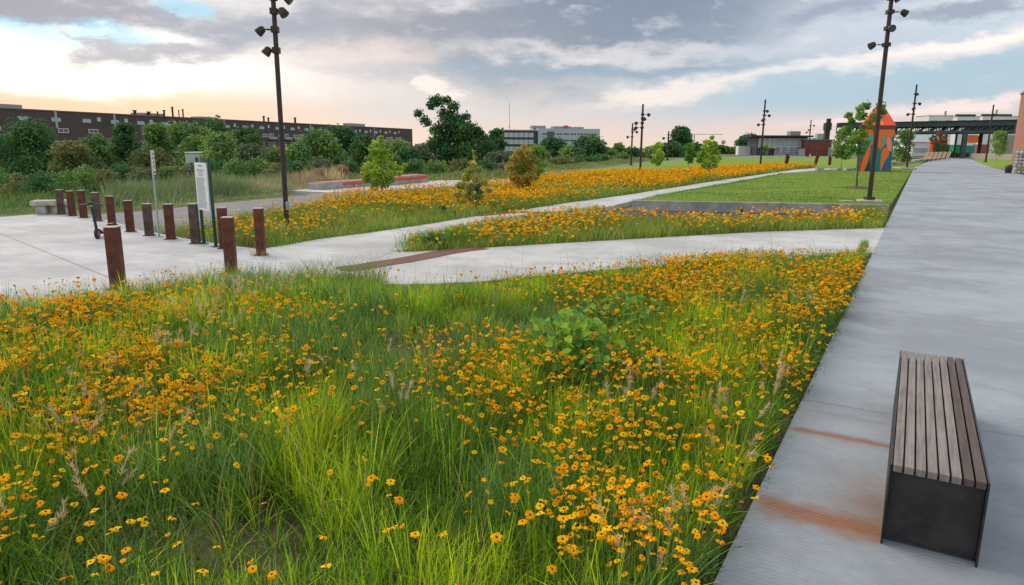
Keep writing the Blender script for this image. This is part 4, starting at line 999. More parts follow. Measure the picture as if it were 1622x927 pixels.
# gate wall / hedge at walkway end
a, b = np.array(G(1474, 249.6)), np.array(G(1535, 249.6)); rz, l_ = place(a, b)
o = thing('hedge', (*a, 0), 'dark clipped hedge across the far end of the walkway', 'hedge', rz=rz)
rg = np.random.default_rng(5); n = 3000
c_ = [(l_ * (i + .5) / 14, rg.uniform(-.2, .2), .75 + rg.uniform(-.1, .1)) for i in range(14)]
V, F, C = leaves(c_, [.75] * 14, n, .3, GR['dark'], rg); npmesh('foliage', V, F, LEAF, C, o)
MB().box((l_ / 2, 0, .55), (l_, .7, 1.1)).build('trunk', M_BARK, o)
a, b = np.array(G(1535, 251.5)), np.array(G(1606, 253.5)); rz, l_ = place(a, b)
tag(MB().box((l_ / 2, .2, .55), (l_, .4, 1.2), bev=.03).build('garden_wall', mat('tan_block', (.38, .34, .30), rough=.9, var=.1), loc=(*a, 0), rz=rz), 'low tan garden wall behind the lawn strip at right', 'wall')
a, b = np.array(AT(1580, 240, 190)[:2]), np.array(AT(1610, 240, 190)[:2]); rz, l_ = place(a, b)
tag(MB().box((l_ / 2, .2, 2.9), (l_, .4, 5.8), bev=.03).build('grey_wall', mat('tan_grey', (.33, .31, .29), rough=.9, var=.15), loc=(*a, 0), rz=rz), 'tall grey brown wall left of the brick building corner', 'wall')
# right brick building
P = AT(1604, 240, 80); ztop = ZAT((P[0], P[1]), 150)
o = thing('brick_building', (P[0], P[1], 0), 'tall tan-red brick building cut by the right picture edge', 'building', rz=YAW + R(90))
MB().box((20, -8, ztop / 2), (40, 16, ztop)).build('wall', M_BRICKO, o)
MB().box((20, -8, ztop + .1), (40.3, 16.3, .2)).build('roof', M_WALL, o)
o.rotation_euler.z = R(-30)
# gabion
P = G(1603, 275); o = thing('gabion_wall', (*P, 0), 'wire gabion wall of pale stones at the right edge', 'gabion wall', rz=R(-38))
hg = ZAT(P, 236)
rg = np.random.default_rng(9); m = MB()
for i in range(14):
    for j in range(int(hg / .28)):
        s_ = .15 * rg.uniform(.8, 1.15); c0 = Vector((.15 + i * .29 + rg.uniform(-.04, .04), rg.uniform(-.03, .03), .14 + j * .275))
        pts = []
        for (lt, nn) in ((-1, 1), (-.5, 6), (.5, 6), (1, 1)):
            for q in range(nn):
                th = q * math.pi / 3 + i + j; rr_ = math.cos(lt * 1.1) * s_ * rg.uniform(.85, 1.2)
                pts.append(c0 + Vector((math.cos(th) * rr_ if nn > 1 else 0, math.sin(th) * rr_ if nn > 1 else 0, lt * s_ * .95)))
        fs = [(0, 1 + (q + 1) % 6, 1 + q) for q in range(6)] + [(1 + q, 1 + (q + 1) % 6, 7 + (q + 1) % 6, 7 + q) for q in range(6)] + [(7 + q, 7 + (q + 1) % 6, 13) for q in range(6)]
        m.vs(pts, fs, int(rg.integers(0, 3)))
m.build('stone_fill', [mat('limestone_a', (.55, .52, .47), var=.15, scale=6), mat('limestone_b', (.42, .40, .38), var=.2, scale=6), mat('limestone_c', (.62, .60, .56), var=.1, scale=6)], o)
m = MB().box((2.0, .35, hg / 2), (4.1, .35, hg))
m.build('core', mat('limestone_b', None), o)
m = MB()
for i in range(15): m.tube([(.0 + i * .29, -.19, 0), (.0 + i * .29, -.19, hg)], .006, 4)
for j in range(9): m.tube([(0, -.19, j * hg / 8), (4.1, -.19, j * hg / 8)], .006, 4)
m.build('wire_mesh', M_GALV, o)
# bin
P = G(1599, 274.5); o = thing('litter_bin', (*P, 0), 'squat black domed litter bin beside the gabion wall', 'litter bin'); hb = ZAT(P, 261)
MB().lathe((0, 0, 0), [(.33, 0), (.36, .05), (.38, hb * .7)], 20).build('body', M_BLACK, o, smooth=True)
MB().lathe((0, 0, hb * .7), [(.40, 0), (.38, hb * .12), (.27, hb * .25), (.06, hb * .31)], 20).build('lid', M_BLACK, o, smooth=True)

# ------------------------------------------------------------------ painted tower
P = G(1382, 271.5); k = math.hypot(*P) / FPX
# square tower: front face turned to the viewer, narrow right face
u0_ = P[1] / FPX
wf = 51 * u0_ * .93
He, Ha = ZAT(P, 200.5), ZAT(P, 167)
o = thing('painted_tower', (*P, 0), 'square tower with a pointed orange red roof and a bold teal and orange mural', 'artwork', rz=R(-25))
hw = wf / 2 * .98
M_TEAL = mat('mural_teal', (.012, .20, .22), rough=.6, var=.08); M_MO = mat('mural_orange', (.80, .17, .03), rough=.6, var=.08); M_MB = mat('mural_brown', (.32, .07, .03), rough=.6, var=.1)
M_MD = mat('mural_dark', (.01, .06, .07), rough=.6); M_MP = mat('mural_pink', (.85, .26, .20), rough=.6); M_MBL = mat('mural_blue', (.02, .13, .27), rough=.6); M_MT2 = mat('mural_turquoise', (.02, .42, .40), rough=.6)
MB().box((0, 0, He / 2), (2 * hw, 2 * hw, He)).build('body', M_TEAL, o)
# mural shapes on the front face (u across 0..1, v up 0..1), layered slightly proud of the wall
def smooth_poly(pts, n=4):
    out_ = []; N = len(pts)
    for i in range(N):
        p0, p1, p2, p3 = (np.array(pts[(i + j - 1) % N], float) for j in range(4))
        for s in range(n):
            x = s / n; out_.append(tuple(.5 * ((2 * p1) + (-p0 + p2) * x + (2 * p0 - 5 * p1 + 4 * p2 - p3) * x * x + (-p0 + 3 * p1 - 3 * p2 + p3) * x ** 3)))
    return out_
shapes = [(M_MO, [(.0, 1.0), (.0, .62), (.12, .70), (.35, .62), (.42, .80), (.40, 1.0)], 0), (M_MO, [(.38, 1.0), (.62, 1.0), (.95, 1.0), (.98, .86), (.82, .72), (.70, .58), (.55, .48), (.45, .66)], 0),
          (M_MB, [(.0, .0), (.10, .0), (.22, .0), (.30, .25), (.34, .55), (.20, .50), (.08, .22)], 1), (M_MO, [(.12, .02), (.24, .04), (.34, .35), (.33, .62), (.24, .48), (.14, .22)], 2),
          (M_MD, [(.26, .0), (.55, .0), (.46, .2), (.38, .45), (.33, .25)], 1), (M_TEAL, [(.40, .62), (.60, .55), (.62, .2), (.52, .02), (.42, .12), (.36, .38)], 3),
          (M_MO, [(.70, .50), (.84, .58), (.90, .40), (.80, .24), (.72, .02), (.68, .25)], 2), (M_MP, [(.82, .82), (.93, .74), (.97, .52), (.88, .50), (.80, .66)], 3),
          (M_MBL, [(.74, .0), (.99, .0), (.99, .42), (.90, .40), (.80, .2)], 1), (M_MB, [(.88, .0), (.99, .0), (.98, .10)], 3), (M_MT2, [(.20, .80), (.34, .86), (.40, .78), (.30, .68), (.20, .70)], 4), (M_MT2, [(.70, .86), (.76, .88), (.74, .66), (.68, .60), (.67, .72)], 4)]
ml = MB(); mm_ = []
for (mt_, pts, ly) in shapes:
    if mt_ not in mm_: mm_.append(mt_)
    sp = smooth_poly(pts)
    sp = [(min(.995, max(.005, u)), min(.93, max(.004, v * .93))) for u, v in sp]
    yy = -hw - .012 - .008 * ly
    ml.vs([((u - .5) * 2 * hw, yy, v * He) for u, v in sp], [tuple(range(len(sp)))], mm_.index(mt_))
    xx = hw + .012 + .008 * ly       # the same paint continues on the right side
    ml.vs([(xx, (u - .5) * 2 * hw, v * He) for u, v in sp], [tuple(range(len(sp)))], mm_.index(mt_))
ml.build('mural', mm_, o)
MB().box((0, 0, He - .12), (2 * hw + .07, 2 * hw + .07, .34)).build('eaves_band', mat('band_maroon', (.16, .05, .05), rough=.7), o)
q = hw + .045
m = MB(); m.vs([(-q, -q, He + .052), (q, -q, He + .052), (q, q, He + .052), (-q, q, He + .052), (-.28, -.28, Ha), (.28, -.28, Ha), (.28, .28, Ha), (-.28, .28, Ha)], [(0, 1, 5, 4), (1, 2, 6, 5), (2, 3, 7, 6), (3, 0, 4, 7), (4, 5, 6, 7), (3, 2, 1, 0)])
rf = m.build('roof', mat('roof_orange_red', (.80, .11, .05), rough=.6, var=.1), o)
m = MB(); rr = random.Random(4)
for i in range(26):
    f = rr.uniform(.05, .85); x = rr.uniform(-.85, .85) * (1 - f); s_ = .09 + rr.random() * .05
    sl = (q - .1) / (Ha - He)
    yb = -q + (Ha - He) * f * sl - .03; z_ = He + .05 + (Ha - He) * f
    MB().vs([(x * q + math.cos(a) * s_, yb + math.sin(a) * s_ * sl, z_ + math.sin(a) * s_) for a in [j * math.pi / 4 for j in range(8)]], [tuple(range(8))]).build('painted_dot', (M_MT2, mat('dot_yellow', (.85, .45, .05)), M_MB)[i % 3], rf)

# ------------------------------------------------------------------ loungers, posts, stones, cone, seats
for i in range(6):
    x0 = 1458 + i * 7.4; P = G(x0, 257.6 - i * .75)
    o = thing('wooden_lounger', (*P, 0), ['leftmost wooden slatted lounger of the row beside the walkway end', 'second wooden lounger from the left beside the walkway end', 'third wooden lounger from the left beside the walkway end', 'fourth wooden lounger from the left beside the walkway end', 'fifth wooden lounger from the left beside the walkway end', 'rightmost wooden slatted lounger of the row, nearest the hedge'][i], 'lounger', 'row of wooden slatted loungers', rz=R(-62))
    M_SL = mat('lounger_wood', (.42, .30, .21), rough=.7, var=.2)
    for s_ in (-.28, .28):
        MB().tube([(s_, 1.1, .0), (s_, .95, .38), (s_, -.6, .38), (s_, -.7, 0)], .035, 5).build('leg', M_BLACK, o)
    m = MB()
    for j in range(8): m.box((0, -.55 + j * .2, .38), (.6, .13, .03))
    m.build('seat', M_SL, o)
    m = MB()
    for j in range(8):
        f = j / 7; m.vs([(-.30, 1.0 + .55 * f, .45 + 1.0 * f), (.30, 1.0 + .55 * f, .45 + 1.0 * f), (.30, 1.05 + .55 * f, .56 + 1.0 * f), (-.30, 1.05 + .55 * f, .56 + 1.0 * f), (-.30, 1.04 + .55 * f, .43 + 1.0 * f), (.30, 1.04 + .55 * f, .43 + 1.0 * f), (.30, 1.09 + .55 * f, .54 + 1.0 * f), (-.30, 1.09 + .55 * f, .54 + 1.0 * f)],
                         [(0, 1, 2, 3), (7, 6, 5, 4), (0, 4, 5, 1), (1, 5, 6, 2), (2, 6, 7, 3), (3, 7, 4, 0)])
    m.build('backrest', M_SL, o)
for (bx, by, tx_, ty, lb) in ((1243, 266, 1246, 243.5, 'leaning rusty post with a shorter twin at the lawn edge, leftmost'), (1290, 262, 1294, 242, 'leaning rusty post in the middle of the far lawn'), (1313, 261.5, 1313.5, 247, 'short rusty post left of the young tree by the painted tower')):
    P = G(bx, by); H = ZAT(P, ty); dx_ = (tx_ - bx) / FPX * P[1]
    o = thing('rusty_post', (*P, 0), lb, 'post', 'leaning rusty posts on the far lawn')
    MB().tube([(0, 0, 0), (dx_, .1, H)], .13, 8).build('post', M_ORANGE if 0 else M_RUST, o)
    MB().tube([(.22, .15, 0), (dx_ + .2, .15, H * .86)], .10, 8).build('brace', M_RUST, o)
for (x0, x1, y, ty, lb) in ((1291, 1304, 270, 265.5, 'flat pale boulder at the far end of the upper path'), (1322, 1336, 270, 266, 'flat pale boulder left of the painted tower'), (1398, 1411, 271.5, 263.5, 'pink grey boulder at the right foot of the painted tower'), (1337, 1352, 270.5, 267, 'low slab stone touching the left foot of the painted tower'), (1420, 1446, 268.5, 265.5, 'low pale slab right of the painted tower beside the walkway')):
    a, b = G(x0, y), G(x1, y); c = ((a[0] + b[0]) / 2, (a[1] + b[1]) / 2); H = ZAT(c, ty); L1 = math.hypot(a[0] - b[0], a[1] - b[1])
    rg = np.random.default_rng(int(x0)); m = MB().box((0, 0, H / 2 - .04), (L1, L1 * .6, H + .06), bev=.12)
    m.v = [(x * rg.uniform(.9, 1.1), y_ * rg.uniform(.85, 1.15), z * rg.uniform(.9, 1.1)) for x, y_, z in m.v]
    tag(m.build('boulder', M_STONE, loc=(*c, 0), rz=.2), lb, 'boulder', 'pale boulders round the painted tower')
P = G(1283, 249.5); o = thing('traffic_cone', (*P, 0), 'orange traffic cone on the road in front of the brick annex', 'traffic cone'); H = ZAT(P, 243)
MB().box((0, 0, .04), (.6, .6, .06), bev=.02).build('base', M_ORANGE, o); MB().lathe((0, 0, .07), [(.24, 0), (.14, H * .45), (.05, H)], 12).build('cone', M_ORANGE, o, smooth=True)
MB().lathe((0, 0, .07), [(.165, H * .38), (.13, H * .55)], 12).build('stripe', M_WHITE, o)
# utility lid on lawn
P = G(1339, 325.5); pz = float(lawn_z(np.array([P]))[0]); tag(MB().box((0, 0, pz + .02), (.42, .3, .05), bev=.01).build('utility_lid', M_STONE, loc=(*P, 0), rz=.2), 'small pale utility lid in the lawn left of the round pole footing', 'utility lid')
# graffiti seats
for (x0, y0, x1, y1, ty0, lb, red) in ((511, 301, 604, 293.5, 293, 'long grey concrete block seat with red paint, left of the two', 0), (618, 294, 678, 288, 283, 'long grey concrete block seat with a bright red painted face, right of the two', 1)):
    a, b = np.array(G(x0, y0)), np.array(G(x1, y1)); rz, l_ = place(a, b); 
    o = thing('concrete_seat', (*a, 0), lb, 'concrete seat', 'long concrete seats beside the trail', rz=rz); H = .40 if red else .30
    m = MB(); n = max(2, int(l_ / 1.8))
    for i in range(n): m.box((l_ * (i + .5) / n, .45, H / 2), (l_ / n - .03, .9, H), bev=.02)
    m.build('blocks', M_WALL, o)
    m = MB(); a0, a1 = (.05, .97) if red else (.32, .75)
    m.box((l_ * (a0 + a1) / 2, -.012, H * .72), (l_ * (a1 - a0), .02, H * .35)); m.build('painted_face', M_RED, o)
    MB().box((l_ * .5, .45, H + .015), (l_ * .9, .8, .03)).build('painted_top', mat('faded_red', (.45, .22, .17), rough=.8, var=.2), o)

# cars on the far road
def car(P, rz, m_, label):
    o = thing('parked_car', P, label, 'car', rz=rz)
    prof = [(-2.2, .35), (-2.25, .75), (-1.9, .95), (-1.2, 1.0), (-.55, 1.42), (.9, 1.45), (1.7, 1.05), (2.2, .95), (2.25, .4), (1.9, .28), (-1.9, .28)]
    m = MB(); n = len(prof)
    m.vs([(x, -.86 + (.12 if z > 1.1 else 0), z) for x, z in prof] + [(x, .86 - (.12 if z > 1.1 else 0), z) for x, z in prof], [tuple(range(n)), tuple(range(2 * n - 1, n - 1, -1))] + [(i, i + n, (i + 1) % n + n, (i + 1) % n) for i in range(n)])
    m.build('body', m_, o)
    for s_ in (-1, 1): MB().vs([(-1.1, s_ * .875, 1.0), (-.5, s_ * .77, 1.36), (.85, s_ * .77, 1.38), (1.5, s_ * .875, 1.03)], [(0, 1, 2, 3)]).build('side_window', M_DGLASS, o)
    for x in (-1.4, 1.4):
        for s_ in (-1, 1): MB().tube([(x, s_ * .70, .33), (x, s_ * .9, .33)], .33, 14).build('wheel', M_BLACK, o)
    for s_ in (-.6, .6): MB().box((-2.24, s_, .68), (.06, .35, .14)).build('headlight', M_WHITE, o)
c1 = AT(2, 266, 146); car((c1[0], c1[1], VALLEY + .05), R(10), mat('blue_paint', (.02, .10, .22), rough=.3), 'blue car on the far road at the left picture edge')
c1 = AT(82, 265, 140); car((c1[0], c1[1], VALLEY + .05), R(20), mat('yellow_paint', (.75, .33, .02), rough=.3), 'bright yellow orange car glimpsed between the left trees')
ra, rb = AT(-150, 268, 135), AT(330, 268, 170)
tag(MB().prism([(ra[0], ra[1] - 6), (rb[0], rb[1] - 6), (rb[0], rb[1] + 10), (ra[0], ra[1] + 10)], VALLEY - .1, VALLEY + .04).build('road', mat('pale_road', (.24, .23, .24), rough=.9, var=.1)), 'grey road across the river in front of the long brick building', 'road', kind='structure')

# ------------------------------------------------------------------ grass and flowers
def ribbons(base, H, lean, width, segs, cols, rg, tipw=.08, curve=1.6, zoff=None):
    """tapered bent blades. base (n,3), H, lean (n,2), width (n,), cols (n,3)"""
    n = len(base); f = np.linspace(0, 1, segs + 1)
    ang = rg.random(n) * math.pi; wx, wy = np.cos(ang), np.sin(ang)
    Ld = np.hypot(lean[:, 0], lean[:, 1])
    V = np.empty((n, segs + 1, 2, 3), np.float32)
    for i, q in enumerate(f):
        cx = base[:, 0] + lean[:, 0] * q ** curve; cy = base[:, 1] + lean[:, 1] * q ** curve
        cz = base[:, 2] + H * q - .35 * Ld * q ** 2.2
        w = width * (1 - (1 - tipw) * q ** 1.4) * .5 * (.75 + .25 * min(1, q * 4))
        V[:, i, 0] = np.stack([cx - wx * w, cy - wy * w, cz], 1); V[:, i, 1] = np.stack([cx + wx * w, cy + wy * w, cz], 1)
    idx = (np.arange(n) * (segs + 1) * 2)[:, None]
    Fs = [idx + np.array([2 * i, 2 * i + 1, 2 * i + 3, 2 * i + 2])[None] for i in range(segs)]
    F = np.concatenate(Fs, 0)
    C = np.repeat(cols, (segs + 1) * 2, 0)
    return V.reshape(-1, 3), F, C
class Acc:
    def __init__(s): s.V = []; s.F = []; s.C = []; s.n = 0
    def add(s, V, F, C): s.V.append(V); s.F.append(F + s.n); s.C.append(C); s.n += len(V)
    def build(s, name, m_, label, cat): return tag(npmesh(name, np.concatenate(s.V), np.concatenate(s.F), m_, np.concatenate(s.C)), label, cat, kind='stuff')
def scatter(poly, dens, rg, maxn=400000):
    a = np.array(poly); lo, hi = a.min(0), a.max(0); n = int(min(maxn * 6, dens * (hi - lo).prod()))
    P = lo + rg.random((n, 2)) * (hi - lo); return P[inside(P, poly)]
def gauss(P, spots):       # spots: (px,py, rx_world, ry_world, amount)
    out_ = np.zeros(len(P))
    for (x, y, rx, ry, k) in spots:
        c = np.array(G(x, y)); d = P[:, :2] - c; out_ += k * np.exp(-((d[:, 0] / rx) ** 2 + (d[:, 1] / ry) ** 2))
    return out_
rg = np.random.default_rng(21)
# --- near meadow
BARE = [(690, 545, 1.0, .7, .75), (830, 520, .6, .5, .55), (470, 660, .35, .3, .9), (300, 880, .75, .35, 1.1), (700, 470, 2.4, .8, .6), (640, 560, .8, .5, .4), (1030, 520, .4, .4, .4)]
TALL = [(540, 480, 1.9, .8, .55), (450, 560, 1.2, .9, .25), (250, 500, 1.0, .6, .1), (600, 760, 1.2, 1.0, .18), (120, 900, 1.0, .8, .12), (1290, 460, 1.2, 1.6, .2)]
acc = Acc()
Pc = scatter(front, 230, rg)                              # tufts
vis = (Pc[:, 1] > 1.2) & (np.abs(Pc[:, 0]) < Pc[:, 1] * .85 + 1.6); Pc = Pc[vis]
Pc = Pc[((Pc[:, 0] - E0[0]) * EY - (Pc[:, 1] - E0[1]) * EX) < -.10]
dist = np.hypot(Pc[:, 0], Pc[:, 1])
bare = np.clip(gauss(Pc, BARE), 0, 1.2); nz = vnoise(Pc, .55, 3); nz2 = vnoise(Pc, 1.7, 4)
keep = rg.random(len(Pc)) < np.clip(np.clip(1.35 - dist * .05, .45, 1.0) * (.55 + .9 * nz) * (1 - .85 * bare), .03, 1)
Pc = Pc[keep]; dist = dist[keep]; bare = bare[keep]; nz = nz[keep]; nz2 = nz2[keep]
tall = gauss(Pc, TALL)
CL = np.array(PX((655, 451), (690, 450), (760, 447), (870, 436), (1000, 425), (1200, 412), (1389, 401)))
def dist_line(P, L_):
    best = np.full(len(P), 1e9)
    for a, b in zip(L_[:-1], L_[1:]):
        d = b - a; tt = np.clip(((P - a) @ d) / (d @ d), 0, 1); best = np.minimum(best, np.hypot(*(P - a - tt[:, None] * d).T))
    return best
lowf = lambda P, w=1.6, lo=.28: np.clip(lo + (1 - lo) * dist_line(P, CL) / w, 0, 1)
# distance to back/side edge -> shorter
PAL = np.array([(.46, .60, .02), (.38, .55, .02), (.22, .40, .02), (.12, .27, .03), (.56, .66, .04), (.06, .15, .02), (.48, .58, .03), (.09, .20, .03)])
BLU = np.array([(.12, .27, .07), (.17, .35, .09), (.22, .40, .13)]); STR = np.array([(.55, .42, .20), (.46, .35, .16), (.62, .50, .28)])
nb_ = 12
n = len(Pc); rep = np.repeat(np.arange(n), nb_)
tuftH = (.10 + .16 * nz2 + .26 * vnoise(Pc, .42, 33) ** 1.5 + .24 * rg.random(n) ** 1.8 + .42 * tall) * (1 - .45 * np.clip(bare, 0, 1)) * lowf(Pc)
tcol = np.where(nz2 > .62, 1, 0)
blu_t = (vnoise(Pc, .9, 8) > .62) | (tall > .3)
ang = rg.random(len(rep)) * 2 * math.pi; rad_ = rg.random(len(rep)) ** .7 * .055
base = np.column_stack([Pc[rep, 0] + np.cos(ang) * rad_, Pc[rep, 1] + np.sin(ang) * rad_, np.full(len(rep), -.05)])
Hh_ = tuftH[rep] * (.55 + .6 * rg.random(len(rep)))
ln = Hh_ * (.08 + .75 * rg.random(len(rep)) ** 1.8) + .25 * Hh_ * np.clip(bare[rep], 0, 1)
lean = np.column_stack([np.cos(ang), np.sin(ang)]) * ln[:, None] + rg.normal(size=(len(rep), 2)) * .02 + np.array([.02, 0])
wid = (.0040 + .0055 * rg.random(len(rep)) ** 1.5) * (1 + .05 * dist[rep])
fam = np.clip((vnoise(Pc, .32, 31) * .9 - .02) + rg.normal(size=n) * .22, 0, .94)
ORD = PAL[[5, 7, 3, 2, 1, 0, 6, 4]]
pick = np.clip((fam[rep] * 8).astype(int) + rg.integers(-1, 2, len(rep)), 0, 7); cc = ORD[pick]
lum = ((.85 + .62 * vnoise(Pc, .55, 5)) * (.75 + .5 * rg.random(n)))[rep, None]
cc = cc * lum
cc = np.where(blu_t[rep, None] & (rg.random(len(rep)) < .62)[:, None], BLU[rg.integers(0, 3, len(rep))] * 1.05, cc)
cc = np.where((rg.random(len(rep)) < .045 + .10 * np.clip(bare[rep], 0, 1))[:, None], STR[rg.integers(0, 3, len(rep))] * .8, cc)
cc = cc * (.8 + .4 * rg.random((len(rep), 1)))
print('front blades', len(rep))
near = dist[rep] < 5.5
acc.add(*ribbons(base[near], Hh_[near], lean[near], wid[near], 5, cc[near], rg))
acc.add(*ribbons(base[~near], Hh_[~near], lean[~near], wid[~near], 3, cc[~near], rg))
Pt = scatter(front, 420, rg); Pt = Pt[(Pt[:, 1] > 1.4) & (np.abs(Pt[:, 0]) < Pt[:, 1] * .85 + 1.4)]
Pt = Pt[((Pt[:, 0] - E0[0]) * EY - (Pt[:, 1] - E0[1]) * EX) < -.08]; nt_ = len(Pt); an_ = rg.random(nt_) * 6.28
acc.add(*ribbons(np.column_stack([Pt, np.full(nt_, -.045)]), .03 + .09 * rg.random(nt_) ** 2, np.column_stack([np.cos(an_), np.sin(an_)]) * (.06 + .16 * rg.random(nt_))[:, None], .003 + .003 * rg.random(nt_), 3, np.array([(.34, .26, .13), (.24, .17, .09), (.16, .11, .06), (.14, .22, .05), (.10, .18, .04)])[rg.integers(0, 5, nt_)] * (.6 + .5 * rg.random((nt_, 1))), rg))
# a few tall leaning stalks with dry tips
Pt = scatter(front, 5, rg); Pt = Pt[((Pt[:, 0] - E0[0]) * EY - (Pt[:, 1] - E0[1]) * EX) < -.3]; Pt = Pt[Pt[:, 1] > 2.4]; nt_ = len(Pt)
acc.add(*ribbons(np.column_stack([Pt, np.full(nt_, -.05)]), .45 + .30 * rg.random(nt_), rg.normal(size=(nt_, 2)) * .10, np.full(nt_, .0042), 5, np.array([(.30, .34, .10), (.42, .34, .17), (.20, .32, .06)])[rg.integers(0, 3, nt_)], rg, tipw=.5))
# tufts of airy straw plumes
def plumes(spots, nper, spread, h, rg, acc, colr=(.72, .55, .36)):
    for (x, y) in spots:
        c = np.array(G(x, y)); k = max(1, int(nper))
        for _ in range(k):
            b = c + rg.normal(size=2) * spread; b = b - max(0, (b[0] - E0[0]) * EY - (b[1] - E0[1]) * EX + .16) * np.array([EY, -EX]); hh_ = h * rg.uniform(.75, 1.1); L2 = rg.normal(size=2) * .10 * h / .5
            cs = np.array([[*(np.array(STR[rg.integers(0, 3)]) * .6)]])
            acc.add(*ribbons(np.array([[b[0], b[1], -.05]]), np.array([hh_]), L2[None], np.array([.004]), 4, cs, rg, curve=1.5))
            m_ = 60; q = .72 + .28 * rg.random(m_)
            px_ = b[0] + L2[0] * q ** 1.5; py_ = b[1] + L2[1] * q ** 1.5; pz_ = -.05 + hh_ * q - .35 * np.hypot(*L2) * q ** 2.2
            d = rg.normal(size=(m_, 2)) * .018
            acc.add(*ribbons(np.column_stack([px_, py_, pz_]), np.full(m_, .035), d + L2 * .12, np.full(m_, .0045), 1, np.repeat(np.array([colr]), m_, 0) * (.8 + .5 * rg.random((m_, 1))), rg, tipw=.3))
plumes([(1120, 900), (1040, 910), (1190, 760), (1160, 700), (1215, 680), (1000, 690), (1010, 660), (80, 920), (150, 860), (230, 760), (120, 760), (640, 700), (960, 930), (1240, 640)], 4, .13, .50, rg, acc)
plumes([(300, 530), (345, 520), (390, 500), (405, 490), (360, 510), (330, 560), (150, 700), (250, 590), (420, 485)], 13, .22, .50, rg, acc)
plumes([(560, 620), (420, 640), (1100, 500), (1180, 520), (1010, 480), (1290, 520)], 3, .2, .5, rg, acc)
acc.build('meadow_grass', GRASS, 'tall bright green meadow grass filling the foreground', 'grass')

# --- flowers
def flower_parts(nseg, rad, rg, npet=8):
    """one head in local space facing +Z: petals (V,F), centre (V,F)"""
    V, F = [], []
    for i in range(npet):
        th = 2 * math.pi * i / npet + rg.normal() * .05; c, s = math.cos(th), math.sin(th); w = rad * .36 * rg.uniform(.85, 1.1); L2 = rad * rg.uniform(.88, 1.05); dr = rad * rg.uniform(-.15, .5)
        loc = [(rad * .16, -w * .3, 0), (rad * .16, w * .3, 0), (L2 * .6, w, rad * .06), (L2, w * .62, -dr), (L2, -w * .62, -dr), (L2 * .6, -w, rad * .06)]
        o_ = len(V); V += [(x * c - y * s, x * s + y * c, z + (i % 2) * .0008) for x, y, z in loc]
        F += [(o_, o_ + 1, o_ + 2, o_ + 5), (o_ + 5, o_ + 2, o_ + 3, o_ + 4)]
    V2, F2 = [], []; rc = rad * .23; nn = 7
    for (r_, z) in ((rc, .0), (rc * .9, rc * .45), (rc * .4, rc * .75)):
        V2 += [(r_ * math.cos(2 * math.pi * k / nn), r_ * math.sin(2 * math.pi * k / nn), z) for k in range(nn)]
    for j in range(2): F2 += [(j * nn + k, j * nn + (k + 1) % nn, (j + 1) * nn + (k + 1) % nn, (j + 1) * nn + k) for k in range(nn)]
    o_ = len(V2); V2.append((0, 0, rc * .8))
    F2 += [(2 * nn + k, 2 * nn + (k + 1) % nn, o_, o_) for k in range(nn)]
    return np.array(V), np.array(F), np.array(V2), np.array(F2)
def orient(nrm):       # rotation matrices sending +Z to nrm
    n = len(nrm); a = np.cross(nrm, np.tile([.3, .9, .1], (n, 1))); a /= np.linalg.norm(a, axis=1)[:, None]; b = np.cross(nrm, a)
    return np.stack([a, b, nrm], 2)
OR = np.array([(1.0, .51, .006), (.99, .46, .005), (1.0, .60, .010), (.97, .38, .005)])
def flower_mass(acc, Pb, Hf, rad, rg, simple=False, stem=True, red=.015):
    n = len(Pb)
    th = rg.random(n) * 2 * math.pi; tl = rg.random(n) ** .8 * 1.15
    nrm = np.column_stack([np.cos(th) * tl, np.sin(th) * tl - .10, np.ones(n)]); nrm /= np.linalg.norm(nrm, axis=1)[:, None]
    L2 = rg.normal(size=(n, 2)) * .05
    top = np.column_stack([Pb[:, 0] + L2[:, 0], Pb[:, 1] + L2[:, 1], -.05 + Hf - .35 * np.hypot(L2[:, 0], L2[:, 1])])
    cl_ = OR[rg.integers(0, 4, n)] * (.8 + .25 * rg.random((n, 1)))
    cl_ = np.where((rg.random(n) < red)[:, None], np.array([.45, .03, .01]), cl_)
    if stem: acc.add(*ribbons(np.column_stack([Pb, np.full(n, -.05)]), Hf, L2, np.full(n, .0035 if not simple else .006), 2, np.tile([.09, .19, .03], (n, 1)) * (.7 + .6 * rg.random((n, 1))), rg, tipw=.6))
    Rm = orient(nrm)
    if simple:
        ns = 5; a = np.arange(6) / 6 * 2 * math.pi
        disc = np.column_stack([np.cos(a), np.sin(a), np.zeros(6)])
        V = np.einsum('nij,kj->nki', Rm, disc) * rad[:, None, None] + top[:, None]
        F = (np.arange(n) * 6)[:, None, None] + np.array([[0, 1, 2, 3], [0, 3, 4, 5]])[None]
        acc.add(V.reshape(-1, 3), F.reshape(-1, 4), np.repeat(cl_, 6, 0))
        V = np.einsum('nij,kj->nki', Rm, disc[[0, 1, 3, 4]] * .28 + np.array([0, 0, .15])) * rad[:, None, None] + top[:, None]
        acc.add(V.reshape(-1, 3), np.arange(n * 4).reshape(n, 4), np.tile([.06, .02, .008], (n * 4, 1)))
        return
    for v in range(5):
        k = np.arange(n) % 5 == v; m_ = int(k.sum())
        if not m_: continue
        PV, PF, CV, CF = flower_parts(0, 1.0, rg, 8 if v < 4 else 7)
        V = np.einsum('nij,kj->nki', Rm[k], PV) * rad[k][:, None, None] + top[k][:, None]
        acc.add(V.reshape(-1, 3), ((np.arange(m_) * len(PV))[:, None, None] + PF[None]).reshape(-1, 4), np.repeat(cl_[k], len(PV), 0))
        V = np.einsum('nij,kj->nki', Rm[k], CV) * rad[k][:, None, None] + top[k][:, None]
        acc.add(V.reshape(-1, 3), ((np.arange(m_) * len(CV))[:, None, None] + CF[None]).reshape(-1, 4), np.tile([.05, .016, .008], (m_ * len(CV), 1)))
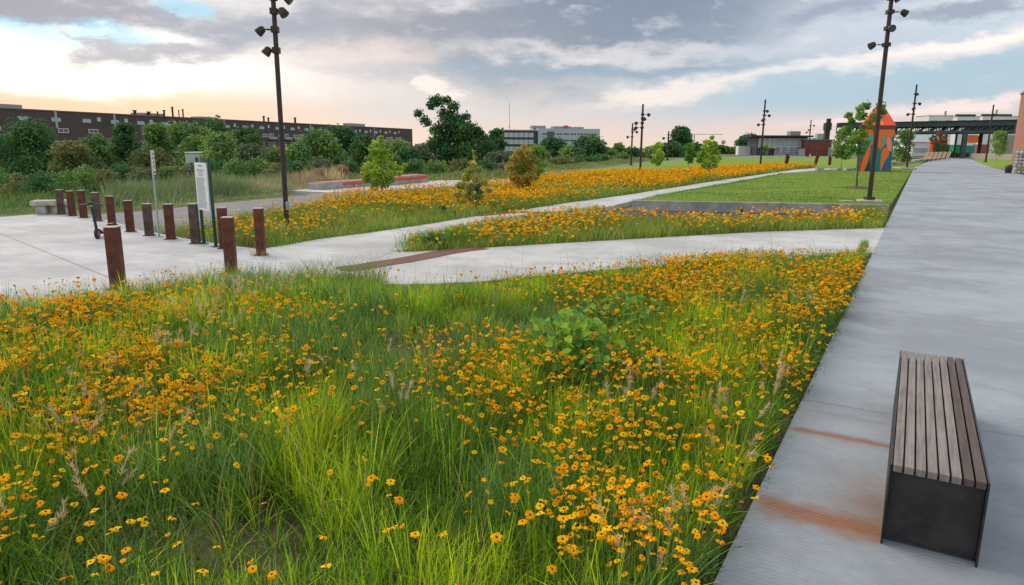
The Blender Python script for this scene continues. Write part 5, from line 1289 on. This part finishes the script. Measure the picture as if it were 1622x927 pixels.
# density spots for the front (ground pixel, world radii, flowers per m2)
FS = [(20, 600, 2.2, 1.7, 105), (230, 560, 1.6, 1.2, 70), (60, 760, 1.0, .9, 75), (330, 700, .7, .5, 60), (60, 900, .8, .5, 55), (250, 930, .6, .3, 40),
      (1270, 480, 1.6, 2.6, 110), (1130, 500, 1.3, 1.3, 80), (960, 480, 1.0, .9, 50), (880, 660, .8, .8, 75), (820, 600, .5, .5, 50), (1180, 620, 1.2, 1.5, 60), (1010, 800, .9, .8, 34), (1080, 880, .6, .5, 34), (870, 830, .6, .5, 20),
      (640, 640, .6, .35, 28), (680, 580, .5, .25, 34), (560, 760, .8, .6, 10), (450, 500, .9, .4, 30), (700, 760, .8, .8, 10), (570, 930, .8, .4, 16), (1000, 930, .8, .3, 30)]
GREEN = [(520, 500, 1.5, 1.3, .9), (560, 600, .9, .8, .75), (520, 800, .8, .9, .75), (640, 760, .55, .6, .6), (400, 830, .5, .5, .5)]
Pf = scatter(front, 800, rg); Pf = Pf[(Pf[:, 1] > 1.6) & (np.abs(Pf[:, 0]) < Pf[:, 1] * .85 + 1.2)]
dn = (gauss(Pf, FS) * 3.6 + 5) * (.16 + 2.5 * vnoise(Pf, .34, 12) ** 2.4) * (1 - .8 * np.clip(gauss(Pf, BARE), 0, 1)) * (1 - np.clip(gauss(Pf, GREEN), 0, .9))
Pf = Pf[rg.random(len(Pf)) < dn / 800 * 1.2]
# a few heads hanging over the walkway edge
e = (Pf[:, 0] - E0[0]) * EY - (Pf[:, 1] - E0[1]) * EX
df = np.hypot(Pf[:, 0], Pf[:, 1])
Hf = .20 + .14 * vnoise(Pf, 1.2, 13) + .22 * rg.random(len(Pf)) + .25 * gauss(Pf, TALL); Hf = Hf * lowf(Pf, 1.3, .5)
rad = .0110 + .0135 * rg.random(len(Pf)) ** 1.3 + .0005 * df
print('front flowers', len(Pf))
# individuals: the 290 nearest in view
xy = np.array([PROJ((p[0], p[1], h)) for p, h in zip(Pf, Hf)])
inv = (xy[:, 0] > -10) & (xy[:, 0] < 1632) & (xy[:, 1] < 935) & (xy[:, 2] > .5)
order = [i for i in np.argsort(xy[:, 2]) if inv[i]][:296]
ind = np.zeros(len(Pf), bool); ind[order] = True
accf = Acc()
flower_mass(accf, Pf[~ind], Hf[~ind], rad[~ind], rg, red=.004)
M_STEM = mat('flower_stem', (.09, .19, .03), rough=.6)
def plainpetal(nm, c):
    m = leafmat(nm, .25, .7, .05); t_ = NT(m.node_tree); a = [n_ for n_ in t_.n if n_.type == 'ATTRIBUTE'][0]
    for l in list(m.node_tree.links):
        if l.from_node == a: s_ = l.to_socket; m.node_tree.links.remove(l); s_.default_value = (*c, 1)
    return m
M_PET = [plainpetal('orange_petal', tuple(c)) for c in OR]; M_CEN = mat('flower_centre', (.05, .016, .008), rough=.8)
variants = []
for v in range(10):
    PV, PF, CV, CF = flower_parts(0, 1.0, rg, 8 if v % 4 else 7)
    th = rg.random() * 6.28; tl = rg.uniform(.1, .7); nrm = np.array([[math.cos(th) * tl, math.sin(th) * tl - .1, 1.0]]); nrm /= np.linalg.norm(nrm)
    Rm = orient(nrm)[0]; r_ = .026; L2 = rg.normal(size=2) * .04; top = np.array([L2[0], L2[1], .42])
    m1 = bpy.data.meshes.new('petals'); m1.from_pydata([tuple(p) for p in (PV @ Rm.T) * r_ + top], [], PF.tolist()); m1.materials.append(M_PET[v % 4])
    m2 = bpy.data.meshes.new('flower_centre'); m2.from_pydata([tuple(p) for p in (CV @ Rm.T) * r_ + top], [], [tuple(dict.fromkeys(f)) for f in CF.tolist()]); m2.materials.append(M_CEN)
    ms_ = MB().tube([(0, 0, -.02), (L2[0] * .3, L2[1] * .3, .2), (L2[0], L2[1], .418)], [.0022, .0018, .0014], 4)
    ms_.vs([(0, 0, .12), (.006, .012, .16), (.03, .05, .19), (.0, .012, .14)], [(0, 1, 2, 3)])
    mm2 = bpy.data.meshes.new('stem'); mm2.from_pydata(ms_.v, [], ms_.f); mm2.materials.append(M_STEM)
    variants.append((m1, m2, mm2))
for j, i in enumerate(order):
    v = variants[j % 10]; sc_ = rad[i] / .026; hs = Hf[i] / .42
    o = bpy.data.objects.new('black_eyed_susan', None); COL.objects.link(o); o.location = (Pf[i, 0], Pf[i, 1], -.05); o.empty_display_size = .05
    o.scale = (1, 1, 1)
    tag(o, 'small orange daisy with a dark centre on a thin stem in the near meadow', 'flower', 'orange daisies in the foreground meadow')
    rz_ = rg.random() * 6.28
    for nm, me_ in (('stem', v[2]), ('petals', v[0]), ('flower_centre', v[1])):
        c_ = bpy.data.objects.new(nm, me_); COL.objects.link(c_); c_.parent = o; c_.rotation_euler.z = rz_
        if nm == 'stem': c_.scale = (1, 1, hs)
        else: c_.scale = (sc_,) * 3; c_.location = tuple(Vector((0, 0, .42 * hs)) - Vector((0, 0, .42)) * sc_)
        if nm != 'stem':        # keep the head on top of its stem when scaled sideways
            tp = Vector((v[0].vertices[0].co.x, v[0].vertices[0].co.y, 0))
# small leaves along stems in the dense flower zones
Pl = scatter(front, 200, rg); Pl = Pl[(Pl[:, 1] > 1.6) & (np.abs(Pl[:, 0]) < Pl[:, 1] * .85 + 1.2)]
Pl = Pl[rg.random(len(Pl)) < gauss(Pl, FS) / 90]
nl_ = 14; rep = np.repeat(np.arange(len(Pl)), nl_); bz = rg.random(len(rep)) * .30
base = np.column_stack([Pl[rep] + rg.normal(size=(len(rep), 2)) * .03, bz - .03]); an = rg.random(len(rep)) * 6.28
accl = Acc(); accl.add(*ribbons(base, .03 + .04 * rg.random(len(rep)), np.column_stack([np.cos(an), np.sin(an)]) * .055, np.full(len(rep), .009), 2, np.array([(.10, .20, .025), (.07, .16, .03), (.14, .24, .03)])[rg.integers(0, 3, len(rep))], rg))
accl.build('flower_foliage', GRASS, 'narrow green leaves of the wildflowers in the foreground', 'foliage')
k_ = rg.random(len(Pf)) < .13; Ps = Pf[k_] + rg.normal(size=(int(k_.sum()), 2)) * .05; ns_ = len(Ps); hs_ = Hf[k_] + .02
tp_ = rg.normal(size=(ns_, 2)) * .02
accf.add(*ribbons(np.column_stack([Ps, np.full(ns_, -.05)]), hs_, tp_, np.full(ns_, .003), 2, np.tile([.14, .20, .05], (ns_, 1)), rg, tipw=.7))
for ax_ in range(2): accf.add(*ribbons(np.column_stack([Ps + tp_, hs_ - .06]), np.full(ns_, .016), np.zeros((ns_, 2)), np.full(ns_, .016), 2, np.tile([.07, .03, .012], (ns_, 1)) * (.7 + 1.2 * rg.random((ns_, 1))), rg, tipw=.6))
accf.build('wildflowers', PETAL, 'masses of orange daisies with dark centres spread through the foreground meadow', 'wildflowers')

# --- broad-leaf sapling and low plants
def leafy(px, py, h, wd, n, ls, cols, label, nm, seed):
    p = G(px, py); rgx = np.random.default_rng(seed)
    o = thing(nm, (*p, -.05), label, 'plant')
    m = MB(); V, F, C = [], [], []; o_ = 0
    for i in range(n):
        th = rgx.random() * 6.28; r_ = wd * rgx.random() ** .6; z = h * (.35 + .65 * rgx.random()) * (1 - .35 * (r_ / wd) ** 2)
        c = Vector((math.cos(th) * r_, math.sin(th) * r_, z)); s = ls * rgx.uniform(.6, 1.15)
        if i % 3 == 0: m.tube([(c.x * .15, c.y * .15, 0), (c.x * .6, c.y * .6, z * .6), c], [.005, .004, .002], 4, cap=False)
        nr = Vector((rgx.normal() * .6, rgx.normal() * .6 - .3, 1)).normalized(); a = nr.cross(Vector((rgx.normal(), rgx.normal(), .1))).normalized(); b = nr.cross(a)
        out_ = [(-.1, 0), (.0, .42), (.35, .5), (.75, .25), (1.0, 0), (.75, -.25), (.35, -.5), (.0, -.42)]
        pts = [c + a * (x * s) + b * (y * s) + nr * (abs(y) * s * .2) for x, y in out_]
        V += [tuple(q_) for q_ in pts]; F += [(o_, o_ + 1, o_ + 2, o_ + 4), (o_ + 2, o_ + 3, o_ + 4, o_ + 4), (o_, o_ + 4, o_ + 6, o_ + 7), (o_ + 4, o_ + 5, o_ + 6, o_ + 6)]; o_ += 8
        C += [np.array(cols[rgx.integers(0, len(cols))]) * rgx.uniform(.7, 1.25)] * 8
    m.build('stem', M_STEM, o)
    me = bpy.data.meshes.new('leaves'); me.from_pydata(V, [], [tuple(dict.fromkeys(f)) for f in F]); me.materials.append(LEAF)
    a_ = me.color_attributes.new('Col', 'FLOAT_COLOR', 'POINT'); cc_ = np.ones((len(V), 4), np.float32); cc_[:, :3] = np.array(C); a_.data.foreach_set('color', cc_.ravel())
    lo = bpy.data.objects.new('leaves', me); COL.objects.link(lo); lo.parent = o
leafy(905, 600, .72, .46, 230, .085, [(.20, .42, .05), (.28, .50, .04), (.11, .28, .08), (.36, .56, .05)], 'bright broad-leaved sapling growing among the near orange flowers', 'sapling', 31)
leafy(960, 615, .52, .52, 260, .055, [(.10, .25, .03), (.15, .31, .04)], 'darker leafy plant at the right foot of the bright sapling', 'leafy_plant', 32)
leafy(985, 530, .55, .5, 200, .07, [(.22, .40, .05), (.16, .32, .05)], 'pale green leafy plant behind the bright sapling', 'leafy_plant', 33)

# --- middle bed
def bed(poly, gd, fd, spots, label1, label2, seed, hmul=1.0, hole=None):
    rg = np.random.default_rng(seed); acc = Acc()
    P = scatter(poly, gd, rg); d = np.hypot(P[:, 0], P[:, 1])
    P = P[(rg.random(len(P)) < np.clip(22 / d, .25, 1) * (.4 + .8 * vnoise(P, .8, seed)))]
    nb2 = 7; rep = np.repeat(np.arange(len(P)), nb2); d = np.hypot(P[:, 0], P[:, 1])[rep]; m_ = len(rep)
    an = rg.random(m_) * 6.28
    base = np.column_stack([P[rep] + rg.normal(size=(m_, 2)) * .06, np.full(m_, -.05)])
    hz = (.20 + .22 * vnoise(P, 1.8, seed + 1))[rep] * (.6 + .6 * rg.random(m_)) * hmul
    pal = np.array([(.26, .40, .05), (.19, .33, .05), (.33, .42, .07), (.14, .27, .05), (.48, .42, .16), (.40, .44, .08)])
    acc.add(*ribbons(base, hz, np.column_stack([np.cos(an), np.sin(an)]) * (hz * .35)[:, None], .006 + .0007 * d, 2, pal[rg.integers(0, 6, m_)] * (.75 + .5 * vnoise(P, 1.1, seed + 2))[rep, None] * (.8 + .4 * rg.random((m_, 1))), rg))
    acc.build('bed_grass', GRASS, label1, 'grass')
    P = scatter(poly, fd, rg); dn = (vnoise(P, 2.8, seed + 3) * 1.9 + vnoise(P, .6, seed + 6) * .9 - 1.02) + gauss(P, spots)
    P = P[rg.random(len(P)) < np.clip(dn, .02, 1)]; d = np.hypot(P[:, 0], P[:, 1])
    hz = (.10 + .16 * vnoise(P, 1.8, seed + 1) + .34 * rg.random(len(P)) ** .8) * hmul
    accf = Acc(); flower_mass(accf, P, hz, .022 + .00045 * d + .012 * rg.random(len(P)), rg, simple=True, red=.01)
    accf.build('wildflowers', PETAL, label2, 'wildflowers'); print('bed', len(rep), len(P))
bed(midbed, 45, 62, [(560, 318, 5, 3.0, .6), (480, 325, 4, 2, .5), (400, 345, 2, 1.5, .3), (450, 365, 3, 1.6, -.55), (560, 352, 6, 1.5, -.25), (700, 315, 6, 5, .25), (900, 290, 10, 12, .25), (1100, 275, 14, 14, .4), (330, 365, 2.5, 2.5, -.1)], 'green grass of the large orange bed beyond the path', 'dense orange flowers of the large bed beyond the path', 51)
isl_pl = PX(*[p for p in Ctop[::-1] if 600 < p[0] < 1300], (640, 397), (700, 386), (735, 378), (765, 364), (800, 358), (860, 353), (950, 349.5), (1100, 349), (1300, 350)) + [e_at(21.6), e_at(17.5)]
bed(isl_pl, 75, 75, [(800, 362, 1.8, 1.8, .9), (1100, 358, 5, 1.6, .35), (900, 365, 3, 1.6, .3), (880, 350, 2, 1.5, .4), (1395, 335, 1.0, 1.2, .8), (680, 390, 2.0, 1.2, -.7)], 'green grass between the forking paths below the retaining wall', 'orange flowers between the forking paths below the retaining wall', 52)

# low leafy tufts at the island tip and bed edges
rg = np.random.default_rng(88); acc = Acc()
def edge_grass(pts, w, dens, h, cols, segs=2, lean=.4, wid=.008):
    pts = [np.array(p) for p in pts]
    for a, b in zip(pts[:-1], pts[1:]):
        l_ = float(np.hypot(*(b - a))); n_ = int(l_ * dens); 
        if n_ < 1: continue
        tt = rg.random(n_)[:, None]; d_ = (b - a) / l_; nn = np.array([-d_[1], d_[0]])
        P = a + (b - a) * tt + nn * (rg.normal(size=(n_, 1)) * w); an = rg.random(n_) * 6.28
        hh_ = h * (.5 + .8 * rg.random(n_)) * (.5 + vnoise(P, .9, 7)); dd_ = np.hypot(P[:, 0], P[:, 1])
        acc.add(*ribbons(np.column_stack([P, np.full(n_, -.03)]), hh_, np.column_stack([np.cos(an), np.sin(an)]) * (hh_ * lean)[:, None], wid * (1 + .05 * dd_), segs, np.array(cols)[rg.integers(0, len(cols), n_)] * (.8 + .4 * rg.random((n_, 1))), rg))
gcol = [(.17, .33, .045), (.22, .39, .05), (.13, .27, .05), (.34, .36, .12)]
inw = lambda pts, off: pts
edge_grass(PX(*[(x, y - 1.2) for x, y in Utop[:-2]]), .10, 260, .16, gcol)
edge_grass(PX(*[(x, y - 2.2) for x, y in Ctop[1:]]), .12, 240, .10, gcol)
edge_grass(PX((640, 394), (700, 378), (740, 364), (790, 350), (870, 342), (950, 330)), .15, 300, .2, gcol)
edge_grass(PX((660, 391), (700, 386), (730, 378)), .35, 900, .34, gcol[:3])
edge_grass(PX((1005, 320), (1088, 303), (1164, 290), (1240, 276)), .12, 120, .12, gcol[:3])
edge_grass([e_at(s) + np.array([-.12, .07]) for s in np.linspace(-1, 13.5, 20)], .03, 380, .17, gcol, 3, .3, .005)
edge_grass([e_at(s) + np.array([-.4, .2]) for s in np.linspace(17.8, 21.8, 6)], .16, 500, .30, gcol, 2, .4, .006)
edge_grass(PX((650, 453), (690, 453), (760, 450), (870, 439), (1000, 428), (1200, 415), (1385, 403)), .08, 240, .10, gcol, 2, .4, .006)
edge_grass(PX((610, 452), (560, 452), (430, 460), (300, 472), (190, 486), (0, 518)), .18, 620, .36, gcol + [(.30, .25, .12)], 3, .45, .005)
for (bx, by) in ((414, 404), (367, 432), (188, 457)): 
    c_ = np.array(G(bx, by)); edge_grass([c_ + np.array([-.16, -.1]), c_ + np.array([.16, -.1])], .05, 260, .25, STR * .9, 3, .4, .003)
acc.build('verge_grass', GRASS, 'uneven grass growing along the edges of the paths', 'grass')

# lawn blades: short turf near the wall
acc = Acc(); P = scatter(lw, 260, rg); d_ = np.hypot(P[:, 0], P[:, 1]); P = P[rg.random(len(P)) < np.clip(24 / d_, .12, 1) ** 1.5]; n_ = len(P); an = rg.random(n_) * 6.28; dd_ = np.hypot(P[:, 0], P[:, 1])
acc.add(*ribbons(np.column_stack([P, lawn_z(P) - .01]), .045 + .03 * rg.random(n_), np.column_stack([np.cos(an), np.sin(an)]) * .03, .008 + .0006 * dd_, 1, np.array([(.17, .29, .05), (.22, .34, .065), (.13, .24, .04), (.29, .34, .11)])[rg.integers(0, 4, n_)] * (.75 + .5 * vnoise(P, 1.5, 3))[:, None], rg))
acc.build('lawn_grass', GRASS, 'short mown grass of the raised lawn', 'grass')

# tall grey-green riverside grass and dry grass
acc = Acc()
def mound(poly, dens, h, cols, wid, seed):
    P = scatter(poly, dens, rg); n_ = len(P); an = rg.random(n_) * 6.28; z = TZ(P); hh_ = h * (.5 + .8 * vnoise(P, 3.0, seed)) * (.6 + .5 * rg.random(n_))
    s_ = np.clip(bank_dist(P) / 3, .15, 1)
    hh_ = hh_ * s_
    acc.add(*ribbons(np.column_stack([P, z + .1]), hh_, np.column_stack([np.cos(an), np.sin(an)]) * (hh_ * .3)[:, None] + np.array([.08, 0]), np.full(n_, wid), 3, np.array(cols)[rg.integers(0, len(cols), n_)] * (.7 + .6 * vnoise(P, 2.0, seed + 1))[:, None], rg))
off = lambda pts, d0, d1: [tuple(np.array(G(*p)) + np.array([-.35, .94]) * d0) for p in pts] + [tuple(np.array(G(*p)) + np.array([-.35, .94]) * d1) for p in pts[::-1]]
RG_ = [(.22, .30, .15), (.18, .28, .12), (.27, .34, .18), (.38, .37, .20), (.15, .25, .10)]
mound(off([(135, 333), (170, 335), (241, 330), (340, 319), (446, 309), (470, 302)], .3, 9), 130, 1.2, RG_, .03, 61)
mound(off([(-250, 350), (0, 338), (105, 334), (135, 333)], .2, 6), 70, .5, [(.14, .25, .07), (.20, .28, .10), (.10, .19, .05)], .03, 62)
mound(off([(400, 309), (446, 305), (500, 297), (560, 293)], 1.0, 7), 60, .9, [(.58, .44, .27), (.44, .38, .20), (.66, .50, .32)], .035, 63)
mound(off([(500, 294), (560, 291), (700, 285), (850, 280), (863, 275), (930, 265), (984, 258.5), (1040, 253)], .5, 5), 50, .55, [(.18, .29, .09), (.24, .32, .11), (.38, .36, .18), (.14, .23, .07)], .05, 65)
acc.build('riverside_grass', GRASS, 'tall grey green grass on the bank beyond the trail', 'grass')
print('done')
